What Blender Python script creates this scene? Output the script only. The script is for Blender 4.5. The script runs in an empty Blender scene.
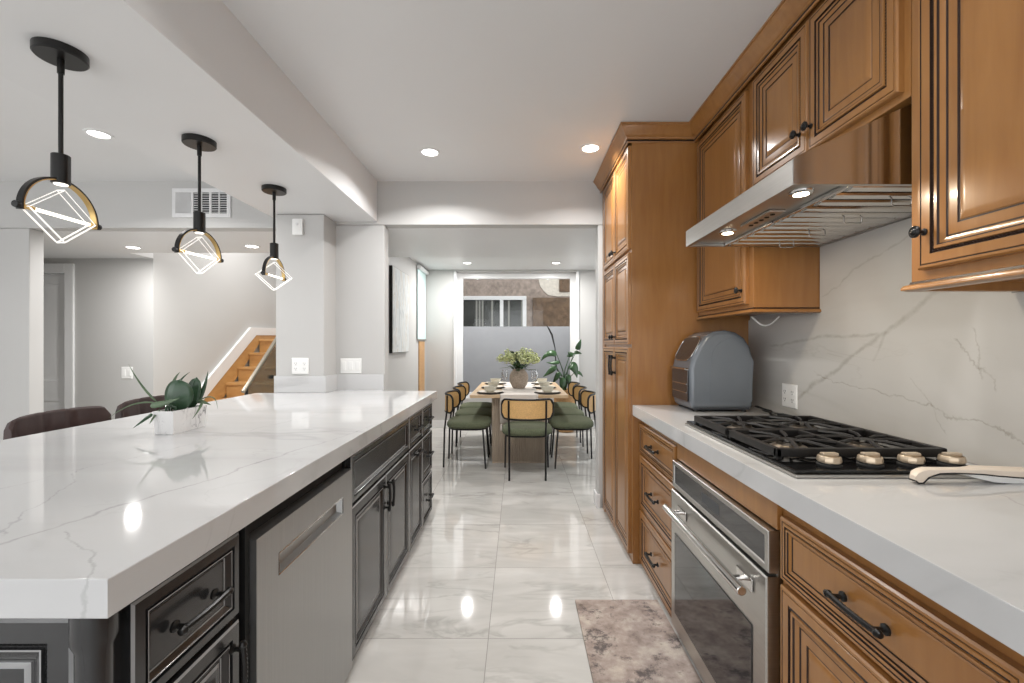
import bpy, bmesh, math, random
from mathutils import Vector, Matrix
random.seed(7)
PI = math.pi
SC = bpy.context.scene
COL = SC.collection
# ------------------------------------------------------------------ camera, world, exposure
EYE = 1.287
cam_d = bpy.data.cameras.new('camera'); cam = bpy.data.objects.new('camera', cam_d); COL.objects.link(cam)
cam.location = (0, 0, EYE); cam.rotation_euler = (PI/2, 0, 0)
cam_d.sensor_width = 36; cam_d.lens = 36*432/1024
cam_d.shift_x = -6/1024; cam_d.shift_y = 3/1024; cam_d.clip_start = .02
SC.camera = cam
w = bpy.data.worlds.new('daylight'); SC.world = w; w.use_nodes = True
bg = w.node_tree.nodes['Background']; bg.inputs[0].default_value = (.975, .985, 1, 1); bg.inputs[1].default_value = 2.0
SC.view_settings.view_transform = 'Standard'; SC.view_settings.look = 'None'
SC.view_settings.exposure = 0.3; SC.view_settings.gamma = 1; SC.view_settings.use_curve_mapping = False

# ------------------------------------------------------------------ materials
def new_mat(name):
    m = bpy.data.materials.new(name); m.use_nodes = True
    nt = m.node_tree
    return m, nt, nt.nodes['Principled BSDF']
def lin(c):
    return tuple(((v/255)/12.92 if v <= 10 else (((v/255)+.055)/1.055)**2.4) for v in c) + (1,)
def N(nt, t, **kw):
    n = nt.nodes.new(t)
    for k, v in kw.items():
        if k.startswith('i_'): n.inputs[k[2:].replace('_', ' ')].default_value = v
        else: setattr(n, k, v)
    return n
def ramp(nt, stops, src):
    r = nt.nodes.new('ShaderNodeValToRGB'); cr = r.color_ramp
    while len(cr.elements) < len(stops): cr.elements.new(.5)
    for e, (p, c) in zip(cr.elements, stops): e.position = p; e.color = c if len(c) == 4 else (*c, 1)
    nt.links.new(src, r.inputs[0]); return r
def simple(name, rgb, rough=.5, metal=0, var=.05, scale=8, bump=0, stretch=(1, 1, 1), emit=None, spec=.5, coat=0, bscale=None):
    m, nt, b = new_mat(name)
    tc = N(nt, 'ShaderNodeTexCoord'); mp = N(nt, 'ShaderNodeMapping'); mp.inputs['Scale'].default_value = stretch
    nz = N(nt, 'ShaderNodeTexNoise'); nz.inputs['Scale'].default_value = scale; nz.inputs['Detail'].default_value = 4
    nt.links.new(tc.outputs['Object'], mp.inputs[0]); nt.links.new(mp.outputs[0], nz.inputs['Vector'])
    c = lin(rgb)
    a = tuple(max(0, v*(1-var)) for v in c[:3]) + (1,); d = tuple(min(1, v*(1+var)) for v in c[:3]) + (1,)
    r = ramp(nt, [(.3, a), (.7, d)], nz.outputs['Fac'])
    nt.links.new(r.outputs[0], b.inputs['Base Color'])
    b.inputs['Roughness'].default_value = rough; b.inputs['Metallic'].default_value = metal
    b.inputs['Specular IOR Level'].default_value = spec
    if coat: b.inputs['Coat Weight'].default_value = coat; b.inputs['Coat Roughness'].default_value = .08
    if bump:
        bp = N(nt, 'ShaderNodeBump'); bp.inputs['Strength'].default_value = bump; bp.inputs['Distance'].default_value = .01
        src = nz
        if bscale:
            src = N(nt, 'ShaderNodeTexNoise'); src.inputs['Scale'].default_value = bscale; nt.links.new(mp.outputs[0], src.inputs['Vector'])
        nt.links.new(src.outputs['Fac'], bp.inputs['Height']); nt.links.new(bp.outputs[0], b.inputs['Normal'])
    if emit:
        b.inputs['Emission Color'].default_value = (*emit[0], 1); b.inputs['Emission Strength'].default_value = emit[1]
    return m
def emission(name, col, s):
    m, nt, b = new_mat(name); b.inputs['Base Color'].default_value = (.9, .9, .9, 1)
    b.inputs['Emission Color'].default_value = (*col, 1); b.inputs['Emission Strength'].default_value = s
    return m
def veins(nt, vec, scale, width, dist, detail=5):
    n = N(nt, 'ShaderNodeTexNoise'); n.inputs['Scale'].default_value = scale; n.inputs['Detail'].default_value = detail
    n.inputs['Roughness'].default_value = .55; n.inputs['Distortion'].default_value = dist
    nt.links.new(vec, n.inputs['Vector'])
    s = N(nt, 'ShaderNodeMath', operation='SUBTRACT'); s.inputs[1].default_value = .5; nt.links.new(n.outputs['Fac'], s.inputs[0])
    a = N(nt, 'ShaderNodeMath', operation='ABSOLUTE'); nt.links.new(s.outputs[0], a.inputs[0])
    mr = N(nt, 'ShaderNodeMapRange'); mr.inputs['From Min'].default_value = 0; mr.inputs['From Max'].default_value = width
    mr.inputs['To Min'].default_value = 1; mr.inputs['To Max'].default_value = 0
    nt.links.new(a.outputs[0], mr.inputs['Value'])
    return mr.outputs[0]
def mask(nt, vec, scale, lo, hi):
    n = N(nt, 'ShaderNodeTexNoise'); n.inputs['Scale'].default_value = scale; nt.links.new(vec, n.inputs['Vector'])
    mr = N(nt, 'ShaderNodeMapRange'); mr.inputs['From Min'].default_value = lo; mr.inputs['From Max'].default_value = hi
    nt.links.new(n.outputs['Fac'], mr.inputs['Value']); return mr.outputs[0]
def mul(nt, a, b):
    m = N(nt, 'ShaderNodeMath', operation='MULTIPLY')
    for i, v in enumerate((a, b)):
        if isinstance(v, (int, float)): m.inputs[i].default_value = v
        else: nt.links.new(v, m.inputs[i])
    return m.outputs[0]
def addn(nt, a, b):
    m = N(nt, 'ShaderNodeMath', operation='ADD'); m.use_clamp = True
    for i, v in enumerate((a, b)):
        if isinstance(v, (int, float)): m.inputs[i].default_value = v
        else: nt.links.new(v, m.inputs[i])
    return m.outputs[0]
def mixc(nt, f, a, b):
    m = N(nt, 'ShaderNodeMix', data_type='RGBA')
    nt.links.new(f, m.inputs[0])
    for i, v in ((6, a), (7, b)):
        if isinstance(v, tuple): m.inputs[i].default_value = v
        else: nt.links.new(v, m.inputs[i])
    return m.outputs[2]
def quartz(name, base, vein, rot, stretch, scale, rough=.08, strength=.8, lines=(), plane='XY', vk=.62):
    m, nt, b = new_mat(name)
    tc = N(nt, 'ShaderNodeTexCoord'); mp = N(nt, 'ShaderNodeMapping')
    mp.inputs['Rotation'].default_value = rot; mp.inputs['Scale'].default_value = stretch
    nt.links.new(tc.outputs['Object'], mp.inputs[0]); v = mp.outputs[0]
    v1 = mul(nt, veins(nt, v, scale, .012, .5), mask(nt, v, scale*.9, .46, .6))
    v2 = mul(nt, veins(nt, v, scale*2.6, .010, .8), mask(nt, v, scale*2.1, .52, .66))
    soft = mul(nt, veins(nt, v, scale, .08, .5), .16)
    f = addn(nt, addn(nt, mul(nt, v1, strength), mul(nt, v2, strength*.6)), soft)
    if lines:
        sp = N(nt, 'ShaderNodeSeparateXYZ'); nt.links.new(tc.outputs['Object'], sp.inputs[0])
        n1 = N(nt, 'ShaderNodeTexNoise'); n1.inputs['Scale'].default_value = 5; n1.inputs['Detail'].default_value = 7; n1.inputs['Roughness'].default_value = .62; nt.links.new(tc.outputs['Object'], n1.inputs['Vector'])
        n2 = N(nt, 'ShaderNodeTexNoise'); n2.inputs['Scale'].default_value = 22; n2.inputs['Detail'].default_value = 5; nt.links.new(tc.outputs['Object'], n2.inputs['Vector'])
        br = N(nt, 'ShaderNodeMapRange'); br.inputs['From Min'].default_value = .3; br.inputs['From Max'].default_value = .6; br.inputs['To Min'].default_value = .35; nt.links.new(n2.outputs['Fac'], br.inputs['Value'])
        a_, b_ = sp.outputs['XYZ'.index(plane[0])], sp.outputs['XYZ'.index(plane[1])]
        for p0, p1, wd, wob, st_ in lines:
            f = addn(nt, f, mul(nt, mul(nt, line_vein(nt, a_, b_, p0, p1, wd, wob, n1.outputs['Fac'], soft=.2), br.outputs[0]), st_*vk))
    col = mixc(nt, f, lin(base), lin(vein))
    nt.links.new(col, b.inputs['Base Color']); b.inputs['Roughness'].default_value = rough
    return m
def line_vein(nt, a, b, p0, p1, width, wob, nz, soft=.5):
    # mask of a wandering vein from p0 to p1 in the plane of the two coordinates a, b
    dx, dy = p1[0]-p0[0], p1[1]-p0[1]; L = math.hypot(dx, dy); dx /= L; dy /= L
    def lin_(ca, cb, c0):
        m1 = N(nt, 'ShaderNodeMath', operation='MULTIPLY_ADD'); nt.links.new(a, m1.inputs[0]); m1.inputs[1].default_value = ca; m1.inputs[2].default_value = c0
        m2 = N(nt, 'ShaderNodeMath', operation='MULTIPLY_ADD'); nt.links.new(b, m2.inputs[0]); m2.inputs[1].default_value = cb; nt.links.new(m1.outputs[0], m2.inputs[2]); return m2.outputs[0]
    t = lin_(dx, dy, -(p0[0]*dx+p0[1]*dy)); d = lin_(-dy, dx, p0[0]*dy-p0[1]*dx)
    wb = N(nt, 'ShaderNodeMath', operation='MULTIPLY_ADD'); nt.links.new(nz, wb.inputs[0]); wb.inputs[1].default_value = wob; wb.inputs[2].default_value = -wob*.5
    s = N(nt, 'ShaderNodeMath', operation='ADD'); nt.links.new(d, s.inputs[0]); nt.links.new(wb.outputs[0], s.inputs[1])
    ab = N(nt, 'ShaderNodeMath', operation='ABSOLUTE'); nt.links.new(s.outputs[0], ab.inputs[0])
    mr = N(nt, 'ShaderNodeMapRange'); mr.inputs['From Min'].default_value = width*soft; mr.inputs['From Max'].default_value = width; mr.inputs['To Min'].default_value = 1; mr.inputs['To Max'].default_value = 0; nt.links.new(ab.outputs[0], mr.inputs['Value'])
    e1 = N(nt, 'ShaderNodeMapRange'); e1.inputs['From Min'].default_value = 0; e1.inputs['From Max'].default_value = .05*L; nt.links.new(t, e1.inputs['Value'])
    e2 = N(nt, 'ShaderNodeMapRange'); e2.inputs['From Min'].default_value = L; e2.inputs['From Max'].default_value = .95*L; nt.links.new(t, e2.inputs['Value'])
    return mul(nt, mr.outputs[0], mul(nt, e1.outputs[0], e2.outputs[0]))
def marble_floor():
    m, nt, b = new_mat('polished_marble_tile')
    g = N(nt, 'ShaderNodeNewGeometry'); sp = N(nt, 'ShaderNodeSeparateXYZ'); nt.links.new(g.outputs['Position'], sp.inputs[0])
    def edge(out, off, size):
        a = N(nt, 'ShaderNodeMath', operation='ADD'); a.inputs[1].default_value = off; nt.links.new(out, a.inputs[0])
        d = N(nt, 'ShaderNodeMath', operation='DIVIDE'); d.inputs[1].default_value = size; nt.links.new(a.outputs[0], d.inputs[0])
        fl = N(nt, 'ShaderNodeMath', operation='FLOOR'); nt.links.new(d.outputs[0], fl.inputs[0])
        fr = N(nt, 'ShaderNodeMath', operation='FRACT'); nt.links.new(d.outputs[0], fr.inputs[0])
        s = N(nt, 'ShaderNodeMath', operation='SUBTRACT'); s.inputs[1].default_value = .5; nt.links.new(fr.outputs[0], s.inputs[0])
        ab = N(nt, 'ShaderNodeMath', operation='ABSOLUTE'); nt.links.new(s.outputs[0], ab.inputs[0])
        gt = N(nt, 'ShaderNodeMath', operation='GREATER_THAN'); gt.inputs[1].default_value = .5-.0016/size; nt.links.new(ab.outputs[0], gt.inputs[0])
        return gt.outputs[0], fl.outputs[0]
    ex, ix = edge(sp.outputs[0], 20*.61+.13, .61); ey, iy = edge(sp.outputs[1], 20*.6-2.49+.6*5, .6)
    grout = addn(nt, ex, ey)
    cb = N(nt, 'ShaderNodeCombineXYZ'); nt.links.new(ix, cb.inputs[0]); nt.links.new(iy, cb.inputs[1])
    wn = N(nt, 'ShaderNodeTexWhiteNoise'); nt.links.new(cb.outputs[0], wn.inputs['Vector'])
    sc = N(nt, 'ShaderNodeVectorMath', operation='SCALE'); sc.inputs['Scale'].default_value = 3; nt.links.new(wn.outputs['Color'], sc.inputs[0])
    ad = N(nt, 'ShaderNodeVectorMath', operation='ADD'); nt.links.new(g.outputs['Position'], ad.inputs[0]); nt.links.new(sc.outputs[0], ad.inputs[1])
    mp = N(nt, 'ShaderNodeMapping'); mp.inputs['Scale'].default_value = (1.0, 3.2, 1); mp.inputs['Rotation'].default_value = (0, 0, .12)
    nt.links.new(ad.outputs[0], mp.inputs[0])
    v1 = mul(nt, veins(nt, mp.outputs[0], 1.3, .03, .6), mask(nt, mp.outputs[0], 1.4, .42, .62))
    v2 = mul(nt, veins(nt, mp.outputs[0], 1.1, .16, .5), .38)
    c1 = mixc(nt, addn(nt, mul(nt, v1, .45), v2), lin((206, 204, 200)), lin((160, 158, 154)))
    c2 = mixc(nt, grout, c1, lin((150, 148, 144)))
    nt.links.new(c2, b.inputs['Base Color']); b.inputs['Roughness'].default_value = .05; b.inputs['IOR'].default_value = 1.62
    return m
def wood(name, rgb, dark, scale=(14, 14, 1.6), rough=.33, coat=.15, var=.5):
    m, nt, b = new_mat(name)
    tc = N(nt, 'ShaderNodeTexCoord'); mp = N(nt, 'ShaderNodeMapping'); mp.inputs['Scale'].default_value = scale
    nt.links.new(tc.outputs['Object'], mp.inputs[0])
    nz = N(nt, 'ShaderNodeTexNoise'); nz.inputs['Scale'].default_value = 2.2; nz.inputs['Detail'].default_value = 6; nz.inputs['Distortion'].default_value = .6
    nt.links.new(mp.outputs[0], nz.inputs['Vector'])
    n2 = N(nt, 'ShaderNodeTexNoise'); n2.inputs['Scale'].default_value = 2.4; nt.links.new(tc.outputs['Object'], n2.inputs['Vector'])
    f = addn(nt, mul(nt, nz.outputs['Fac'], var), mul(nt, n2.outputs['Fac'], .5))
    r = ramp(nt, [(.3, lin(dark)), (.68, lin(rgb))], f)
    nt.links.new(r.outputs[0], b.inputs['Base Color']); b.inputs['Roughness'].default_value = rough
    b.inputs['Coat Weight'].default_value = coat; b.inputs['Coat Roughness'].default_value = .12
    return m
def thin_glass(name, tint=(1, 1, 1), refl=.6):
    m = bpy.data.materials.new(name); m.use_nodes = True; nt = m.node_tree
    nt.nodes.clear(); o = N(nt, 'ShaderNodeOutputMaterial')
    t = N(nt, 'ShaderNodeBsdfTransparent'); t.inputs[0].default_value = (*tint, 1)
    g = N(nt, 'ShaderNodeBsdfGlossy'); g.inputs['Roughness'].default_value = .02
    f = N(nt, 'ShaderNodeFresnel'); f.inputs[0].default_value = 1.5
    mx = N(nt, 'ShaderNodeMixShader'); nt.links.new(mul(nt, f.outputs[0], refl), mx.inputs[0])
    nt.links.new(t.outputs[0], mx.inputs[1]); nt.links.new(g.outputs[0], mx.inputs[2]); nt.links.new(mx.outputs[0], o.inputs[0])
    return m
def rug_mat():
    m, nt, b = new_mat('distressed_rug_weave')
    tc = N(nt, 'ShaderNodeTexCoord')
    n1 = N(nt, 'ShaderNodeTexNoise'); n1.inputs['Scale'].default_value = 6; n1.inputs['Detail'].default_value = 8; n1.inputs['Roughness'].default_value = .7
    mp = N(nt, 'ShaderNodeMapping'); mp.inputs['Scale'].default_value = (1.5, 1.7, 1); nt.links.new(tc.outputs['Object'], mp.inputs[0])
    nt.links.new(mp.outputs[0], n1.inputs['Vector'])
    r1 = ramp(nt, [(.30, lin((104, 94, 88))), (.40, lin((150, 136, 128))), (.52, lin((172, 158, 150))), (.66, lin((196, 186, 174)))], n1.outputs['Fac'])
    n2 = N(nt, 'ShaderNodeTexNoise'); n2.inputs['Scale'].default_value = 4.6; n2.inputs['Detail'].default_value = 12; n2.inputs['Roughness'].default_value = .8
    nt.links.new(mp.outputs[0], n2.inputs['Vector'])
    mr = N(nt, 'ShaderNodeMapRange'); mr.inputs['From Min'].default_value = .53; mr.inputs['From Max'].default_value = .60; nt.links.new(n2.outputs['Fac'], mr.inputs['Value'])
    c = mixc(nt, mul(nt, mr.outputs[0], .85), r1.outputs[0], lin((88, 82, 82)))
    nt.links.new(c, b.inputs['Base Color']); b.inputs['Roughness'].default_value = .95; b.inputs['Specular IOR Level'].default_value = .1
    n3 = N(nt, 'ShaderNodeTexNoise'); n3.inputs['Scale'].default_value = 400; nt.links.new(tc.outputs['Object'], n3.inputs['Vector'])
    bp = N(nt, 'ShaderNodeBump'); bp.inputs['Strength'].default_value = .4; bp.inputs['Distance'].default_value = .003
    nt.links.new(n3.outputs['Fac'], bp.inputs['Height']); nt.links.new(bp.outputs[0], b.inputs['Normal'])
    return m
def painting_mat():
    m, nt, b = new_mat('abstract_canvas')
    tc = N(nt, 'ShaderNodeTexCoord'); mp = N(nt, 'ShaderNodeMapping'); mp.inputs['Scale'].default_value = (1, 5, 1.2)
    nt.links.new(tc.outputs['Object'], mp.inputs[0])
    n = N(nt, 'ShaderNodeTexNoise'); n.inputs['Scale'].default_value = 3; n.inputs['Detail'].default_value = 9; n.inputs['Distortion'].default_value = 1.2
    nt.links.new(mp.outputs[0], n.inputs['Vector'])
    r = ramp(nt, [(.3, lin((176, 182, 184))), (.5, lin((214, 217, 217))), (.6, lin((196, 192, 184))), (.75, lin((232, 232, 230)))], n.outputs['Fac'])
    nt.links.new(r.outputs[0], b.inputs['Base Color']); b.inputs['Roughness'].default_value = .7
    return m

M = {}
M['wall'] = simple('wall_paint', (189, 188, 186), .55, var=.012, scale=2, bump=.03, bscale=160)
M['ceil'] = simple('ceiling_paint', (222, 222, 222), .4, var=.01, scale=2)
M['white'] = simple('white_trim_paint', (226, 226, 226), .35, var=.01)
M['floor'] = marble_floor()
M['quartz'] = quartz('white_quartz', (196, 196, 196), (140, 139, 138), (0, 0, .95), (.5, 1.4, 1), .8, rough=.05, strength=.35, lines=[
    ((-.99, .55), (-.70, 1.62), .006, .10, .75), ((-.70, 1.60), (-.60, 2.1), .004, .08, .5), ((-.96, .80), (-1.25, 1.25), .003, .12, .6), ((-.87, .83), (-.60, .62), .0035, .10, .7),
    ((-1.30, 1.0), (-1.0, 2.3), .003, .14, .5), ((-1.75, 1.6), (-1.2, 3.1), .004, .14, .5), ((.95, .5), (1.15, 1.05), .004, .10, .5), ((.72, .3), (1.0, .85), .003, .12, .45)])
M['splash'] = quartz('quartz_backsplash_stone', (196, 194, 190), (146, 140, 130), (.75, 0, 0), (1, .5, 1.35), .9, rough=.15, strength=.35, plane='YZ', lines=[
    ((2.16, 1.00), (1.38, 1.47), .013, .09, .75), ((2.35, 1.29), (1.62, 1.33), .010, .07, .7), ((1.66, 1.22), (1.60, 1.34), .008, .05, .5), ((2.0, 1.16), (1.05, 1.02), .004, .14, .85),
    ((1.5, 1.18), (1.37, 1.0), .003, .10, .5), ((1.36, 1.30), (1.22, 1.16), .004, .14, .8), ((1.30, 1.34), (1.27, 1.18), .003, .12, .7), ((1.18, 1.44), (.9, 1.30), .004, .1, .6), ((1.95, 1.50), (1.40, 1.72), .006, .10, .5)])
M['wood'] = wood('honey_maple', (164, 116, 64), (140, 93, 47), rough=.3, coat=.35)
M['glaze'] = simple('dark_glaze', (44, 24, 13), .45, var=.2)
M['black'] = simple('black_cabinet_paint', (40, 40, 41), .26, var=.06, coat=.3)
M['blackglaze'] = simple('black_groove', (22, 22, 23), .4, var=.1)
M['edgeglint'] = simple('painted_edge_highlight', (150, 150, 150), .35, var=.1)  # highlights along the black door bevels, put into the colour
M['iron'] = simple('black_iron', (24, 23, 22), .32, .3, var=.15)
M['toe'] = simple('dark_recess', (16, 16, 16), .7)
M['steel'] = simple('brushed_steel', (186, 184, 180), .3, 1, var=.05, scale=3, stretch=(1, 1, 90))
M['dwsteel'] = simple('dishwasher_steel', (168, 168, 167), .34, .9, var=.04, scale=3, stretch=(1, 60, 1))
M['chrome'] = simple('polished_steel', (205, 203, 200), .12, 1, var=.02)
M['dglass'] = simple('dark_oven_glass', (34, 34, 36), .04, 0, var=.05, spec=.9)
M['grate'] = simple('cast_iron_grate', (30, 28, 27), .45, .2, var=.15, bump=.1)
M['burner'] = simple('burner_alloy', (150, 140, 128), .35, .9)
M['cookglass'] = simple('black_cooktop_glass', (12, 12, 13), .06)
M['knob'] = simple('warm_knob_metal', (206, 188, 164), .32, .6, var=.1)
M['lens'] = emission('lamp_lens', (1, .97, .92), 8)
M['led'] = emission('led_bar', (1, .93, .8), 1.6)
M['hoodled'] = emission('hood_lamp', (1, .85, .6), 9)
M['railmetal'] = simple('brushed_rail_metal', (150, 142, 128), .35, .8)
M['brass'] = simple('satin_brass', (196, 166, 110), .3, .9)
M['acrylic'] = emission('lit_acrylic_edge', (1, .96, .88), .45)
M['clear'] = thin_glass('clear_acrylic', (.98, .98, .98), .12)
M['pane'] = thin_glass('window_glass', (.97, .98, .98), .5)
M['crystal'] = thin_glass('drinking_glass', (.985, .985, .985), .5)
M['stairglass'] = thin_glass('stair_glass', (.86, .9, .88), .8)
M['frost'] = simple('frosted_privacy_film', (138, 140, 144), .35, var=.03)
M['stairwood'] = wood('light_oak', (196, 152, 98), (172, 126, 74), (3, 3, 12))
M['green'] = simple('green_seat_fabric', (92, 98, 76), .9, var=.2, scale=90, bump=.2)
M['cane'] = simple('cane_webbing', (204, 164, 108), .6, var=.16, scale=120)
M['tubeblack'] = simple('black_steel_tube', (26, 25, 25), .4, .4)
M['tabletop'] = wood('pale_oak', (202, 176, 142), (182, 152, 116), (6, 2, 6), rough=.45, coat=0)
M['pedestal'] = wood('grey_oak_reeding', (186, 170, 152), (152, 137, 121), (30, 30, 2), rough=.6, coat=0)
M['linen'] = simple('linen_runner', (214, 206, 198), .9, var=.05, scale=200, bump=.1)
M['mat'] = simple('dark_placemat', (70, 64, 60), .9)
M['plate'] = simple('cream_stoneware', (222, 214, 202), .4, var=.03)
M['bowl'] = simple('pale_green_stoneware', (196, 192, 178), .4, var=.05, scale=40)
M['vase'] = simple('textured_clay', (158, 144, 130), .85, var=.25, scale=60, bump=.6)
M['bloom'] = simple('pale_green_blossom', (198, 204, 150), .7, var=.28, scale=30)
M['leaf'] = simple('dark_green_leaf', (44, 74, 40), .35, var=.35, scale=14)
M['leaf2'] = simple('blue_green_leaf', (56, 82, 60), .3, var=.25, scale=18)
M['blade'] = simple('grassy_blade', (92, 112, 84), .4, var=.3, scale=16)
M['leather'] = simple('brown_leather', (60, 41, 38), .42, var=.15, scale=30, bump=.08)
M['planter'] = quartz('marbled_ceramic', (226, 225, 224), (128, 126, 128), (.4, .3, .5), (3, 3, 2), 3.2, rough=.3, strength=.9)
M['soil'] = simple('dark_soil', (48, 40, 34), .95, var=.3, scale=80)
M['plastic'] = simple('white_plastic', (236, 236, 234), .3, var=.01)
M['slot'] = simple('dark_slot', (40, 40, 40), .6)
M['fryer'] = simple('slate_grey_plastic', (104, 110, 117), .25, .1, var=.03, coat=.3)
M['fryerlow'] = simple('dark_grey_plastic', (70, 72, 75), .45)
M['rubber'] = simple('black_rubber', (18, 18, 18), .5)
M['rug'] = rug_mat()
M['canvas'] = painting_mat()
M['shade'] = simple('pale_aqua_shade_cloth', (200, 221, 220), .8, var=.02)
M['stucco'] = simple('brown_stucco', (152, 138, 128), .95, var=.25, scale=14, bump=.8)
M['stucco2'] = simple('pale_stucco', (208, 200, 188), .95, var=.12, scale=20, bump=.5)
M['board'] = simple('rough_brown_board', (104, 84, 66), .9, var=.3, scale=12, bump=.6)
M['darkpane'] = simple('dark_window_pane', (66, 68, 66), .08, 0, var=.25, scale=3)
M['blind'] = simple('grey_blind', (140, 140, 134), .8)
M['cream'] = simple('cream_handle', (228, 214, 198), .35, var=.03)
M['concrete'] = simple('concrete', (150, 148, 144), .9)
M['terracotta'] = simple('woven_pot', (176, 136, 92), .8, var=.2, scale=50)
M['louver'] = simple('vent_enamel', (222, 222, 222), .4)

# ------------------------------------------------------------------ mesh helpers
def V(*a): return Vector(a)
def bmn(): return bmesh.new()
def box(bm, x0, x1, y0, y1, z0, z1, bev=0, seg=2, mi=0):
    x0, x1 = min(x0, x1), max(x0, x1); y0, y1 = min(y0, y1), max(y0, y1); z0, z1 = min(z0, z1), max(z0, z1)
    vs = [bm.verts.new((x, y, z)) for x in (x0, x1) for y in (y0, y1) for z in (z0, z1)]
    fs = [bm.faces.new([vs[i] for i in f]) for f in ((0, 1, 3, 2), (4, 6, 7, 5), (0, 4, 5, 1), (2, 3, 7, 6), (0, 2, 6, 4), (1, 5, 7, 3))]
    for f in fs: f.material_index = mi
    if bev:
        es = list({e for f in fs for e in f.edges})
        bmesh.ops.bevel(bm, geom=es, offset=bev, segments=seg, profile=.5, affect='EDGES')
    return vs
def basis(d):
    d = d.normalized(); u = d.cross(V(0, 0, 1))
    if u.length < 1e-4: u = V(1, 0, 0)
    u.normalize(); return u, d.cross(u).normalized()
def tube(bm, pts, r, n=8, closed=False, cap=True, mi=0, flat=1.0):
    pts = [Vector(p) for p in pts]; m = len(pts); rings = []
    rr = r if isinstance(r, (list, tuple)) else [r]*m
    pu = None
    for i, p in enumerate(pts):
        if closed: d = pts[(i+1) % m]-pts[i-1]
        else: d = pts[min(i+1, m-1)]-pts[max(i-1, 0)]
        if pu is None: u, v = basis(d)
        else:
            dn = d.normalized(); u = pu-dn*pu.dot(dn)
            if u.length < 1e-5: u, v = basis(d)
            u.normalize(); v = dn.cross(u)
        pu = u
        rings.append([bm.verts.new(p+(u*math.cos(2*PI*k/n)+v*math.sin(2*PI*k/n)*flat)*rr[i]) for k in range(n)])
    for i in range(m if closed else m-1):
        a, b = rings[i], rings[(i+1) % m]
        for k in range(n):
            f = bm.faces.new((a[k], a[(k+1) % n], b[(k+1) % n], b[k])); f.material_index = mi
    if cap and not closed:
        for rg in (rings[0], rings[-1]):
            try: bm.faces.new(rg).material_index = mi
            except ValueError: pass
def lathe(bm, prof, c=(0, 0, 0), axis=(0, 0, 1), n=24, mi=0):
    c = Vector(c); ax = Vector(axis).normalized(); u, v = basis(ax); rings = []
    for r, h in prof:
        if r < 1e-6: rings.append([bm.verts.new(c+ax*h)])
        else: rings.append([bm.verts.new(c+ax*h+(u*math.cos(2*PI*k/n)+v*math.sin(2*PI*k/n))*r) for k in range(n)])
    for a, b in zip(rings, rings[1:]):
        if len(a) == 1 and len(b) == 1: continue
        for k in range(n):
            k2 = (k+1) % n
            if len(a) == 1: f = bm.faces.new((a[0], b[k2], b[k]))
            elif len(b) == 1: f = bm.faces.new((a[k], a[k2], b[0]))
            else: f = bm.faces.new((a[k], a[k2], b[k2], b[k]))
            f.material_index = mi
def cyl(bm, c, r, h, axis=(0, 0, 1), n=24, bev=.001, mi=0):
    b = min(bev, h*.4, r*.4)
    lathe(bm, [(0, 0), (r-b, 0), (r, b), (r, h-b), (r-b, h), (0, h)], c, axis, n, mi)
def prism(bm, prof, p0, p1, place, bev=0, mi=0):
    """prof: list of 2-D points; place(a,b,t) -> 3-D"""
    A = [bm.verts.new(place(a, b, p0)) for a, b in prof]; B = [bm.verts.new(place(a, b, p1)) for a, b in prof]
    n = len(prof); fs = [bm.faces.new(A), bm.faces.new(B)]
    for i in range(n): fs.append(bm.faces.new((A[i], A[(i+1) % n], B[(i+1) % n], B[i])))
    for f in fs: f.material_index = mi
    if bev:
        es = list(fs[0].edges)+list(fs[1].edges)
        bmesh.ops.bevel(bm, geom=es, offset=bev, segments=3, profile=.5, affect='EDGES')
def sweep(bm, prof, paths):
    """prof list of (o,z); paths(o) -> list of (x,y); closed profile"""
    cols = []
    for o, z in prof: cols.append([bm.verts.new((x, y, z)) for x, y in paths(o)])
    n = len(prof); m = len(cols[0])
    for i in range(n):
        a, b = cols[i], cols[(i+1) % n]
        for k in range(m-1): bm.faces.new((a[k], a[k+1], b[k+1], b[k]))
    for k in (0, m-1): bm.faces.new([c[k] for c in cols])
def leaf(bm, pts, width, n=10, fold=.25, up=(0, 0, 1), shape=.5, mi=0):
    """leaf blade along a quadratic bezier of three points; slight V fold"""
    p0, p1, p2 = [Vector(p) for p in pts]; rows = []; up = Vector(up)
    for i in range(n+1):
        t = i/n; p = p0*(1-t)**2+p1*2*t*(1-t)+p2*t*t
        d = ((p1-p0)*(1-t)+(p2-p1)*t); s = d.cross(up)
        if s.length < 1e-5: s = V(1, 0, 0)
        s.normalize(); nn = s.cross(d).normalized()
        wd = width*max(.03, math.sin(PI*min(1, t**shape if shape < 1 else t))**.8 if 0 < t < 1 else .03)
        rows.append([bm.verts.new(p-s*wd+nn*wd*fold), bm.verts.new(p), bm.verts.new(p+s*wd+nn*wd*fold)])
    for a, b in zip(rows, rows[1:]):
        for k in (0, 1):
            bm.faces.new((a[k], a[k+1], b[k+1], b[k])).material_index = mi
def wloc(p):
    v = V(0, 0, 0)
    while p is not None:
        if p.type == 'EMPTY': v += p.location
        p = p.parent
    return v
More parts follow.
